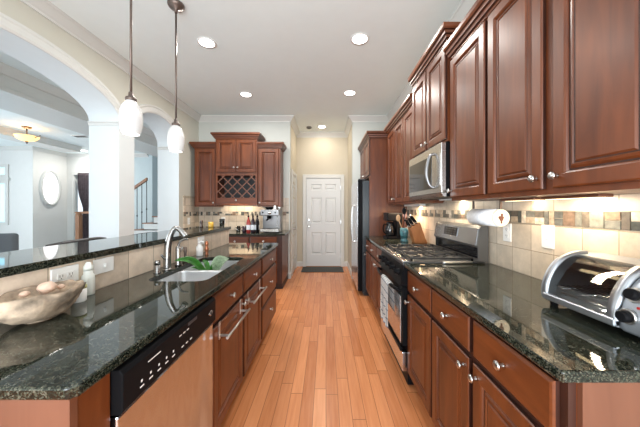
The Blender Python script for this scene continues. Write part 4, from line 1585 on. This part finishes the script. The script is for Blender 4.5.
M['frost'] = plain('frosted_white_glass', (0.72, 0.74, 0.70), 0.35, noise_amt=0.1)
M['olive'] = plain('olive_lid', (0.42, 0.42, 0.20), 0.5)
t = thing('soap_bottle', 'frosted white bottle standing under the bar wall switch plate', 'bottle', (-1.102, 1.205, 0.914))
b = NB(); lathe(b, [(0.022, 0), (0.0245, 0.004), (0.0245, 0.075), (0.023, 0.09), (0.017, 0.098), (0.016, 0.115)], (0, 0, 0), 20)
obj('body', b, 'frost', t, local=True)
b = NB(); lathe(b, [(0.018, 0.112), (0.018, 0.13), (0.012, 0.14), (0.007, 0.150)], (0, 0, 0), 18)
obj('cap', b, 'frost', t, local=True)
t = thing('candle_jar', 'small white jar with an olive rim between stone bowl and white bottle', 'jar', (-1.06, 1.115, 0.914))
b = NB(); lathe(b, [(0.024, 0), (0.026, 0.003), (0.026, 0.058)], (0, 0, 0), 20)
obj('body', b, 'white', t, local=True)
b = NB(); lathe(b, [(0.027, 0.056), (0.027, 0.068), (0.022, 0.070)], (0, 0, 0), 20)
obj('lid', b, 'olive', t, local=True)
t = thing('lotion_bottle', 'white pump bottle on the left counter beyond the sprayer', 'bottle', (-1.07, 2.20, 0.914))
b = NB(); lathe(b, [(0.025, 0), (0.027, 0.005), (0.027, 0.075), (0.015, 0.09), (0.013, 0.098)], (0, 0, 0), 18)
obj('body', b, 'white', t, local=True)
b = NB(); tube(b, [(0, 0, 0.095), (0, 0, 0.125)], 0.006, 8); tube(b, [(0, 0, 0.122), (0.035, 0, 0.118)], 0.006, 8)
obj('pump', b, 'white', t, local=True)
M['copper'] = plain('copper', (0.42, 0.16, 0.08), 0.3, metal=0.6)
t = thing('figurine', 'small copper coloured figurine beside the white pump bottle', 'figurine', (-1.03, 2.245, 0.914))
b = NB(); lathe(b, [(0.016, 0), (0.014, 0.01), (0.009, 0.02), (0.016, 0.04), (0.018, 0.055), (0.009, 0.07), (0.014, 0.085), (0.016, 0.098), (0.010, 0.115), (0.003, 0.12)], (0, 0, 0), 16)
obj('body', b, 'copper', t, local=True)

# things on the far end of the bar ledge
M['amber'] = plain('amber_glass', (0.62, 0.36, 0.05), 0.2)
M['brown_glass'] = plain('brown_glass', (0.06, 0.03, 0.02), 0.2)
t = thing('candle_jar', 'amber candle jar on the far end of the bar ledge', 'candle', (-1.275, 2.88, 1.106))
b = NB(); lathe(b, [(0.026, 0), (0.028, 0.004), (0.028, 0.062), (0.025, 0.062), (0.025, 0.04)], (0, 0, 0), 18)
obj('jar', b, 'amber', t, local=True)
t = thing('pepper_mill', 'thin dark brown shaker standing left of the amber jar', 'shaker', (-1.37, 2.86, 1.106))
b = NB(); lathe(b, [(0.018, 0), (0.018, 0.01), (0.013, 0.03), (0.013, 0.05), (0.017, 0.065), (0.012, 0.078), (0.004, 0.082)], (0, 0, 0), 14)
obj('body', b, 'brown_glass', t, local=True)
t = thing('drinking_glass', 'clear glass tumbler on the end of the bar ledge', 'glass', (-1.18, 2.95, 1.106))
b = NB(); lathe(b, [(0.024, 0), (0.030, 0.09), (0.028, 0.09), (0.022, 0.006)], (0, 0, 0), 20)
obj('tumbler', b, 'glass', t, local=True)

# ------------------------------------------------------------------ coffee corner on the back counter
t = thing('espresso_machine', 'steel espresso machine at the right end of the back counter', 'coffee machine', (-0.94, 4.52, 0.914))
b = NB()
bbox(b, -1.10, -0.79, 4.52, 4.72, 0.925, 1.30, 0.008); bbox(b, -1.10, -0.79, 4.36, 4.54, 1.20, 1.30, 0.008)
obj('case', b, 'steel_dim', t)
b = NB(); bbox(b, -1.10, -0.79, 4.345, 4.52, 0.925, 0.975, 0.006)
o = obj('drip_tray', b, 'steel', t)
b = NB(); box(b, -1.085, -0.805, 4.36, 4.51, 0.974, 0.979)
obj('grid', b, 'black_matte', o)
b = NB(); lathe(b, [(0.034, 0), (0.034, 0.05), (0.028, 0.06)], (-0.97, 4.43, 1.145), 18)
o = obj('group_head', b, 'black', t)
b = NB(); tube(b, [(-0.97, 4.43, 1.145), (-0.97, 4.34, 1.140), (-0.97, 4.26, 1.13)], [0.014, 0.013, 0.015], 10)
obj('portafilter', b, 'black', o)
b = NB(); tube(b, [(-0.83, 4.42, 1.20), (-0.825, 4.39, 1.10), (-0.82, 4.37, 1.0)], 0.006, 8, True)
obj('steam_wand', b, 'chrome', t)
b = NB(); lathe(b, [(0.03, 0), (0.03, 0.01), (0.006, 0.012)], (-0.945, 4.36, 1.25), 18, (0, -1, 0))
obj('gauge', b, 'chrome', t)
for k in (-1.06, -0.85):
    b = NB(); lathe(b, [(0.014, 0), (0.013, 0.012)], (k, 4.36, 1.25), 12, (0, -1, 0)); obj('button', b, 'black', t)
b = NB(); lathe(b, [(0.05, 1.30), (0.075, 1.335), (0.075, 1.345), (0.06, 1.345)], (-1.0, 4.60, 0), 20)
obj('hopper', b, 'black', t)
for i, x in enumerate((-0.87, -0.815)):
    t = thing('milk_pitcher' if i == 0 else 'coffee_cup', 'steel milk pitcher standing on top of the espresso machine' if i == 0 else 'small white cup on top of the espresso machine at its right edge', 'pitcher' if i == 0 else 'cup', (x - (0.0 if i == 0 else -0.0), 4.44 + 0.10 * i, 1.3005))
    b = NB(); lathe(b, [(0.026, 0), (0.028, 0.012), (0.022, 0.06), (0.024, 0.07)] if i == 0 else [(0.016, 0), (0.024, 0.045)], (0, 0, 0), 16)
    obj('body', b, 'chrome' if i == 0 else 'white', t, local=True)

M['syr_red'] = plain('red_syrup', (0.32, 0.035, 0.03), 0.15)
M['syr_dark'] = plain('dark_syrup', (0.028, 0.014, 0.022), 0.15)
M['label'] = plain('paper_label', (0.72, 0.74, 0.78), 0.6, noise_amt=0.25, nscale=60)


def syrup(x, mat, lab, y=4.36):
    t = thing('syrup_bottle', lab, 'bottle', (x, y, 0.914), 'syrup bottles')
    b = NB(); lathe(b, [(0.033, 0), (0.035, 0.005), (0.035, 0.17), (0.028, 0.20), (0.014, 0.235), (0.013, 0.265)], (0, 0, 0), 18)
    obj('body', b, mat, t, local=True)
    b = NB(); lathe(b, [(0.0356, 0.05), (0.0356, 0.13)], (0, 0, 0), 18, cap=False); obj('label', b, 'label', t, local=True)
    b = NB(); lathe(b, [(0.0155, 0.26), (0.0155, 0.285), (0.006, 0.288), (0.006, 0.315)], (0, 0, 0), 12); tube(b, [(0, 0, 0.315), (0.0, -0.035, 0.312)], 0.006, 6)
    obj('pump', b, 'black', t, local=True)
    return t


syrup(-1.30, 'syr_red', 'tall syrup bottle with red contents, leftmost of the three')
syrup(-1.225, 'syr_dark', 'tall dark syrup bottle between the red one and another dark one')
syrup(-1.152, 'syr_dark', 'tall dark syrup bottle nearest the short black canister')
t = thing('canister', 'short black canister squeezed between syrup bottles and espresso machine', 'canister', (-1.128, 4.28, 0.914))
b = NB(); lathe(b, [(0.022, 0), (0.022, 0.20)], (0, 0, 0), 16); obj('body', b, 'black', t, local=True)
b = NB(); lathe(b, [(0.023, 0.20), (0.023, 0.225), (0.016, 0.23)], (0, 0, 0), 16); obj('lid', b, 'black_matte', t, local=True)
for x, m, lab in ((-1.47, 'glass', 'clear glass mug left of the dark red mug'), (-1.372, 'syr_dark', 'dark mug touching the red syrup bottle')):
    t = thing('mug', lab, 'mug', (x, 4.36, 0.914), 'mugs by the syrup bottles')
    b = NB(); lathe(b, [(0.028, 0), (0.032, 0.004), (0.032, 0.11), (0.029, 0.11), (0.028, 0.01)], (0, 0, 0), 18); obj('body', b, m, t, local=True)
    b = NB(); tube(b, [(-0.031, 0, 0.09), (-0.052, 0, 0.085), (-0.055, 0, 0.05), (-0.031, 0, 0.03)], 0.005, 8, True); obj('handle', b, m, t, local=True)

# ------------------------------------------------------------------ things on the right far counter
M['teal'] = plain('teal_ceramic', (0.055, 0.155, 0.175), 0.3, noise_amt=0.7, nscale=35)
M['block_wood'] = wood('knife_block_wood', (0.26, 0.085, 0.024), (0.42, 0.17, 0.055), (12, 3, 3), 0.45, 0.0)
t = thing('coffee_maker', 'black coffee maker beside the cherry fridge panel', 'coffee maker', (0.90, 3.50, 0.914))
b = NB(); bbox(b, 0.80, 1.0, 3.40, 3.64, 0.914, 0.945, 0.008); bbox(b, 0.93, 1.0, 3.40, 3.64, 0.94, 1.24, 0.01); bbox(b, 0.80, 1.0, 3.40, 3.64, 1.15, 1.26, 0.015)
obj('housing', b, 'black', t)
b = NB(); lathe(b, [(0.055, 0), (0.068, 0.02), (0.068, 0.10), (0.05, 0.16), (0.045, 0.19)], (0.862, 3.50, 0.947), 20)
o = obj('carafe', b, 'black_glass', t)
b = NB(); tube(b, [(0.82, 3.47, 1.11), (0.77, 3.46, 1.10), (0.765, 3.46, 1.02), (0.80, 3.47, 0.98)], 0.010, 8, True)
obj('handle', b, 'black', o)
t = thing('utensil_crock', 'teal patterned ceramic crock in front of the knife block', 'crock', (0.955, 3.17, 0.914))
b = NB(); lathe(b, [(0.045, 0), (0.05, 0.01), (0.038, 0.03), (0.042, 0.06), (0.052, 0.11), (0.050, 0.165), (0.044, 0.165), (0.044, 0.04)], (0, 0, 0), 22)
obj('pot', b, 'teal', t, local=True)
M['spoon'] = plain('wooden_spoon', (0.50, 0.30, 0.16), 0.6)
M['pinkish'] = plain('pale_pink_spatula', (0.62, 0.40, 0.36), 0.5)
for i, (dx_, dy_, h, m, cat, nm, lab) in enumerate(((-0.050, 0.0, 0.25, 'spoon', 'spoon', 'wooden_spoon', 'wooden spoon in the teal crock, its bowl leaning left'),
                                              (0.018, 0.042, 0.29, 'pinkish', 'spatula', 'spatula', 'pale pink spatula in the teal crock'),
                                              (-0.012, -0.040, 0.335, 'black', 'ladle', 'ladle', 'black ladle in the teal crock, tallest of its utensils'),
                                              (0.050, -0.004, 0.25, 'satin', 'spoon', 'serving_spoon', 'steel serving spoon in the teal crock, leaning towards the knives'))):
    t = thing(nm, lab, cat, (0.955, 3.17, 0.965), 'utensils in the crock')
    b = NB(); tube(b, [(dx_ * 0.45, dy_ * 0.45, 0), (dx_ * 0.60, dy_ * 0.60, 0.11), (dx_ * 1.3, dy_ * 1.3, h - 0.05)], 0.005, 8); obj('handle', b, m, t, local=True)
    b = NB()
    bmesh.ops.create_uvsphere(b, u_segments=12, v_segments=8, radius=1)
    for v in b.verts:
        v.co = Vector((dx_ * 1.5 + v.co.x * 0.026, dy_ * 1.5 + v.co.y * 0.012, h - 0.015 + v.co.z * 0.042))
    for f in b.faces:
        f.smooth = True
    obj('head', b, m, t, local=True)
t = thing('knife_block', 'slanted wooden knife block on the counter beyond the range', 'knife block', (1.09, 3.06, 0.914))
b = NB(); prism(b, [(-0.06, 0.0), (0.085, 0.0), (0.075, 0.02), (-0.005, 0.245), (-0.115, 0.175)], 'y', -0.055, 0.055)
obj('block', b, 'block_wood', t, local=True, bevel=0.004)
for i in range(3):
    for j in range(3):
        k = thing('knife', 'black handled knife in the wooden block', 'knife', (1.09 - 0.10 + i * 0.036, 3.06 - 0.036 + j * 0.036, 0.914 + 0.187 + i * 0.022), 'knives in the wooden block')
        b = NB(); tube(b, [(0.004, 0, -0.012), (-0.012, 0, 0.012), (-0.052 - 0.006 * i, 0, 0.085)], [0.008, 0.010, 0.0095], 8)
        obj('handle', b, 'black', k, local=True)
        b = NB(); tube(b, [(-0.009, 0, 0.006), (-0.013, 0, 0.014)], 0.0105, 8)
        obj('bolster', b, 'satin', k, local=True)

# ------------------------------------------------------------------ pendants
M['shade'] = None
m, nt, bs_ = new_mat('opal_glass')
bs_.inputs['Base Color'].default_value = (0.50, 0.50, 0.50, 1)
bs_.inputs['Roughness'].default_value = 0.2
bs_.inputs['Emission Color'].default_value = (1.0, 0.98, 0.95, 1)
bs_.inputs['Emission Strength'].default_value = 0.14
M['shade'] = m


def pendant(x, y, lab):
    t = thing('pendant_light', lab, 'pendant lamp', (x, y, 1.80), 'pendant lamps over the bar')
    b = NB(); lathe(b, [(r_ * 0.93, z_) for r_, z_ in [(0.052, 0.0), (0.062, 0.028), (0.069, 0.07), (0.0705, 0.105), (0.066, 0.145), (0.052, 0.185), (0.030, 0.215), (0.024, 0.222), (0.047, 0.182), (0.062, 0.145), (0.0665, 0.105), (0.065, 0.07), (0.058, 0.03), (0.049, 0.002)]], (0, 0, 0), 32, cap=False)
    obj('glass_shade', b, 'shade', t, local=True)
    b = NB(); lathe(b, [(0.030, 0.215), (0.033, 0.225), (0.030, 0.237), (0.016, 0.245), (0.014, 0.268), (0.010, 0.275)], (0, 0, 0), 20)
    obj('socket_cap', b, 'bronze', t, local=True)
    b = NB(); tube(b, [(0, 0, 0.27), (0, 0, ZC - 1.80 - 0.06)], 0.0075, 10)
    obj('stem', b, 'bronze', t, local=True)
    h = ZC - 1.80
    b = NB(); lathe(b, [(0.010, h - 0.075), (0.012, h - 0.05), (0.055, h - 0.03), (0.065, h - 0.012), (0.065, h - 0.001)], (0, 0, 0), 24)
    obj('canopy', b, 'bronze', t, local=True)
    d = bpy.data.lights.new('bulb', 'POINT'); d.energy = 1.2; d.color = (1, 0.93, 0.84); d.shadow_soft_size = 0.03
    o = bpy.data.objects.new('bulb', d); o.location = (0, 0, -0.03); o.parent = t; C.objects.link(o)
    return t


pendant(-1.275, 1.70, 'bronze pendant lamp with white glass shade nearest the camera, over the bar')
pendant(-1.275, 2.21, 'second bronze pendant lamp with white glass shade, nearer the wine rack')

# ------------------------------------------------------------------ recessed lights
M['lens'] = emit('lamp_lens', (1.0, 0.98, 0.94), 6.0)


def recessed(x, y, lab, power=11, col=(1, 0.96, 0.90), r=0.075):
    t = thing('recessed_light', lab, 'ceiling light', (x, y, ZC), 'recessed ceiling lights')
    b = NB(); lathe(b, [(r, -0.001), (r + 0.022, -0.001), (r + 0.020, -0.007), (r, -0.004)], (0, 0, 0), 28, cap=False)
    obj('trim_ring', b, 'white', t, local=True)
    b = NB(); lathe(b, [(0.0, -0.003), (r, -0.003)], (0, 0, 0), 28, cap=False)
    obj('lens', b, 'lens', t, local=True)
    d = bpy.data.lights.new('lamp', 'AREA'); d.shape = 'DISK'; d.size = 0.14; d.energy = power; d.color = col
    o = bpy.data.objects.new('lamp', d); o.location = (0, 0, -0.012); o.parent = t; C.objects.link(o)
    return t


recessed(0.345, 2.66, 'recessed ceiling light nearest the raised cherry crown over the microwave')
recessed(-1.247, 2.72, 'recessed ceiling light just beyond the second pendant lamp')
recessed(-1.215, 3.95, 'recessed ceiling light in front of the wine rack cabinet')
recessed(0.357, 3.90, 'recessed ceiling light closest to the fridge cabinet')
recessed(-0.086, 5.50, 'recessed ceiling light in the hall above the doormat', 4.5, (1, 0.90, 0.76))
recessed(-7.2, 7.75, 'recessed ceiling light in the living room through the first arch', 16, (1, 0.96, 0.9))
t = thing('smoke_detector', 'small grey smoke detector on the ceiling beside the hall light', 'smoke detector', (-0.36, 5.52, ZC))
b = NB(); lathe(b, [(0.055, 0), (0.055, -0.02), (0.045, -0.032)], (0, 0, 0), 20); obj('case', b, 'grey_side', t, local=True)
b = NB(); lathe(b, [(0.02, -0.030), (0.018, -0.036)], (0, 0, 0), 14); obj('test_button', b, 'slot', t, local=True)
t = thing('air_vent', 'small grey ceiling vent in the living room right of the amber lamp', 'vent', (-5.85, 6.2, ZC))
b = NB(); box(b, -0.16, 0.16, -0.09, 0.09, -0.012, 0); obj('frame', b, 'white', t, local=True)
b = NB()
for i in range(7):
    box(b, -0.14, 0.14, -0.075 + i * 0.022, -0.063 + i * 0.022, -0.016, -0.011)
obj('slats', b, 'grey_side', t, local=True)

# under cabinet light bars
for y0, y1, lab, pw in ((1.02, 1.30, 'under-cabinet light bar nearest the camera, above the toaster oven', 2.1), (1.34, 1.59, 'under-cabinet light bar between toaster oven and paper towel roll', 0.5)):
    t = thing('under_cabinet_light', lab, 'light bar', (1.10, (y0 + y1) / 2, 1.355), 'under-cabinet light bars')
    b = NB(); bbox(b, 1.07, 1.13, y0, y1, 1.357, 1.3695, 0.003); obj('housing', b, 'wood_panel', t)
    b = NB(); box(b, 1.08, 1.12, y0 + 0.02, y1 - 0.02, 1.3555, 1.358)
    M.setdefault('warm_lens', emit('warm_lens', (1.0, 0.78, 0.45), 2.0)); obj('lens', b, 'warm_lens', t)
    area('lamp', (1.11, (y0 + y1) / 2, 1.352), (1.20, (y0 + y1) / 2, 0.9), 0.04, y1 - y0 - 0.06, pw, (1.0, 0.80, 0.55))
t = thing('under_cabinet_light', 'under-cabinet light bar beyond the microwave beside the fridge panel', 'light bar', (1.12, 3.3, 1.355), 'under-cabinet light bars')
b = NB(); bbox(b, 1.08, 1.15, 3.0, 3.6, 1.345, 1.3695, 0.004); obj('housing', b, 'white', t)
area('lamp', (1.11, 3.3, 1.340), (1.10, 3.3, 0.9), 0.04, 0.5, 7.0, (1.0, 0.72, 0.46))
t = thing('under_cabinet_light', 'under-cabinet light bar below the wine rack on the back wall', 'light bar', (-1.56, 4.70, 1.38), 'under-cabinet light bars')
b = NB(); bbox(b, -1.85, -1.27, 4.70, 4.78, 1.465, 1.4895, 0.004); obj('housing', b, 'white', t)
area('lamp', (-1.56, 4.74, 1.455), (-1.56, 4.80, 0.9), 0.55, 0.04, 2.2, (1.0, 0.80, 0.55))
t = thing('under_cabinet_light', 'slim light bar on the underside of the microwave over the cooktop', 'light bar', (1.10, 2.28, 1.39), 'under-cabinet light bars')
b = NB(); bbox(b, 1.06, 1.12, 2.12, 2.44, 1.388, 1.3995, 0.003); obj('housing', b, 'white', t)
area('lamp', (1.09, 2.28, 1.383), (1.10, 2.28, 0.9), 0.04, 0.28, 2.0, (1.0, 0.84, 0.62))

# ------------------------------------------------------------------ living room things
M['amber_shade'] = emit('amber_art_glass', (1.0, 0.62, 0.22), 1.1)
t = thing('semi_flush_lamp', 'bronze semi-flush ceiling lamp with amber bowl in the living room', 'ceiling lamp', (-6.33, 5.5, ZC))
b = NB(); lathe(b, [(0.075, 0), (0.075, -0.025), (0.03, -0.045)], (0, 0, 0), 20); obj('canopy', b, 'bronze', t, local=True)
b = NB(); tube(b, [(0, 0, -0.04), (0, 0, -0.33)], 0.012, 8)
for s in (-1, 1):
    tube(b, [(s * 0.01, 0, -0.20), (s * 0.14, 0, -0.235), (s * 0.21, 0, -0.215), (s * 0.29, 0, -0.19)], 0.009, 8, True)
obj('arms', b, 'bronze', t, local=True)
b = NB(); lathe(b, [(0.19, -0.20), (0.17, -0.24), (0.12, -0.28), (0.05, -0.305), (0.0, -0.31)], (0, 0, 0), 20, cap=False); obj('glass_bowl', b, 'amber_shade', t, local=True)
b = NB(); lathe(b, [(0.025, -0.31), (0.02, -0.33), (0.008, -0.36)], (0, 0, 0), 12); obj('finial', b, 'bronze', t, local=True)
d = bpy.data.lights.new('bulb', 'POINT'); d.energy = 2.5; d.color = (1, 0.72, 0.42); d.shadow_soft_size = 0.05
o = bpy.data.objects.new('bulb', d); o.location = (0, 0, -0.14); o.parent = t; C.objects.link(o)

M['curtain'] = plain('dark_curtain', (0.085, 0.065, 0.075), 0.8, noise_amt=0.3, nscale=20)
b = NB()
rows = []
for i in range(23):
    z = 2.44 - i * (2.44 - 0.03) / 22
    pin = 1 - 0.62 * math.exp(-((z - 1.25) / 0.40) ** 2)
    cx = -7.55 + 0.04 * math.exp(-((z - 1.25) / 0.5) ** 2)
    row = []
    for k in range(25):
        s = k / 24 - 0.5
        row.append(b.verts.new((cx + s * 0.42 * pin, 8.12 + 0.03 * math.sin(k * 1.6) * (0.5 + 0.5 * pin), z)))
    rows.append(row)
for a_, c_ in zip(rows, rows[1:]):
    for k in range(24):
        b.faces.new((a_[k], a_[k + 1], c_[k + 1], c_[k])).smooth = True
bmesh.ops.solidify(b, geom=b.faces[:], thickness=0.006)
cur = tag(obj('curtain', b, 'curtain', origin=(-7.6, 8.12, 0.03)), 'dark gathered curtain hanging in the living room doorway', 'curtain')

M['oak'] = wood('oak_newel', (0.20, 0.085, 0.035), (0.34, 0.16, 0.075), (6, 6, 1), 0.4)
t = thing('stair_newel', 'brown wooden newel post with short handrail beside the dark curtain', 'newel post', (-7.47, 7.86, 0))
b = NB(); bbox(b, -7.53, -7.41, 7.80, 7.92, 0, 1.13, 0.01); obj('post', b, 'oak', t)
b = NB(); lathe(b, [(0.07, 1.13), (0.085, 1.15), (0.085, 1.165), (0.055, 1.18), (0.10, 1.205), (0.10, 1.225)], (-7.47, 7.86, 0), 20); obj('cap', b, 'oak', t)
b = NB(); bbox(b, -7.47, -6.90, 7.83, 7.89, 1.17, 1.235, 0.012); obj('handrail', b, 'oak', t)

# stair with iron balusters
M['iron'] = plain('wrought_iron', (0.02, 0.02, 0.022), 0.5)
SX0, SY = -6.19, 7.25
t = thing('staircase', 'staircase with dark iron balusters seen through the second arch', 'staircase', (-5.0, SY + 0.4, 0))
rise, run = 0.185, 0.27
for i in range(7):
    x0 = SX0 + i * run
    b = NB(); box(b, x0 + 0.02, x0 + run * (7 - i), SY + 0.02, SY + 0.95, i * rise, (i + 1) * rise - 0.03) if i < 7 else None
    o = obj('step', b, 'trim', t)
    b = NB(); bbox(b, x0 - 0.02, x0 + run + 0.01, SY, SY + 0.97, (i + 1) * rise - 0.03, (i + 1) * rise, 0.006)
    obj('tread', b, 'oak', o)
for i in range(7):
    for k in (0.25, 0.75):
        x = SX0 + (i + k) * run
        z0 = (i + 1) * rise
        zt = 0.185 + 1.14 + (i + k) * rise
        if x > -5.04:
            continue
        b = NB(); tube(b, [(x, SY + 0.06, z0), (x, SY + 0.06, zt)], 0.009, 6)
        lathe(b, [(0.010, 0), (0.019, 0.03), (0.010, 0.06)], (x, SY + 0.06, z0 + (0.45 if k > 0.5 else 0.35)), 8)
        obj('baluster', b, 'iron', t)
b = NB()
za = 0.185 + 1.13
xe = -5.03
zb = za + (xe - SX0) * rise / run
prism(b, [(SX0, za), (xe, zb), (xe, zb + 0.08), (SX0, za + 0.08)], 'y', SY + 0.03, SY + 0.09)
obj('handrail', b, 'oak', t)


# bar stools behind the ledge
M['stool'] = plain('black_stool_metal', (0.03, 0.028, 0.03), 0.4)
M['stool_seat'] = plain('dark_leather', (0.045, 0.035, 0.03), 0.5)


def stool(y, lab, h=1.082):
    t = thing('bar_stool', lab, 'bar stool', (-1.85, y, 0), 'bar stools behind the ledge')
    for sx in (-1, 1):
        for sy in (-1, 1):
            b = NB(); tube(b, [(sx * 0.19 + (-0.12), sy * 0.20, 0), (sx * 0.15 - 0.12, sy * 0.17, 0.70)], 0.013, 8); obj('leg', b, 'stool', t, local=True)
    b = NB(); bbox(b, -0.31, 0.07, -0.20, 0.20, 0.70, 0.755, 0.02, 3); obj('seat', b, 'stool_seat', t, local=True)
    b = NB()
    for sy in (-1, 1):
        tube(b, [(0.05, sy * 0.16, 0.72), (0.085, sy * 0.17, h - 0.02)], 0.011, 8)
    tube(b, [(0.075, -0.22, h - 0.012), (0.105, -0.12, h), (0.11, 0, h + 0.002), (0.105, 0.12, h), (0.075, 0.22, h - 0.012)], [0.012, 0.014, 0.015, 0.014, 0.012], 8, True)
    tube(b, [(0.085, -0.17, h - 0.10), (0.085, 0.17, h - 0.10)], 0.008, 8)
    obj('backrest', b, 'stool', t, local=True)
    b = NB(); tube(b, [(-0.29, -0.18, 0.25), (0.05, -0.18, 0.25), (0.05, 0.18, 0.25), (-0.29, 0.18, 0.25), (-0.29, -0.18, 0.25)], 0.009, 6); obj('foot_rest', b, 'stool', t, local=True)
    return t


stool(1.87, 'dark bar stool behind the ledge, its back rail left of the first pier')
stool(2.48, 'dark bar stool behind the ledge, its back rail right in front of the pier', 1.066)
stool(1.18, 'dark bar stool behind the ledge nearest the camera')
M['grey_fab'] = plain('grey_upholstery', (0.13, 0.14, 0.15), 0.8)
t = thing('armchair', 'grey high-backed chair in the living room below the sash window', 'chair', (-4.40, 3.25, 0), rz=0.4)
b = NB(); bbox(b, -0.28, 0.28, -0.26, 0.26, 0.40, 0.52, 0.04, 3); obj('seat', b, 'grey_fab', t, local=True)
b = NB(); bbox(b, -0.28, 0.28, 0.18, 0.28, 0.5, 0.98, 0.04, 3); obj('backrest', b, 'grey_fab', t, local=True)
for sx in (-1, 1):
    for sy in (-1, 1):
        b = NB(); tube(b, [(sx * 0.24, sy * 0.22, 0), (sx * 0.23, sy * 0.21, 0.42)], 0.02, 8); obj('leg', b, 'oak', t, local=True)
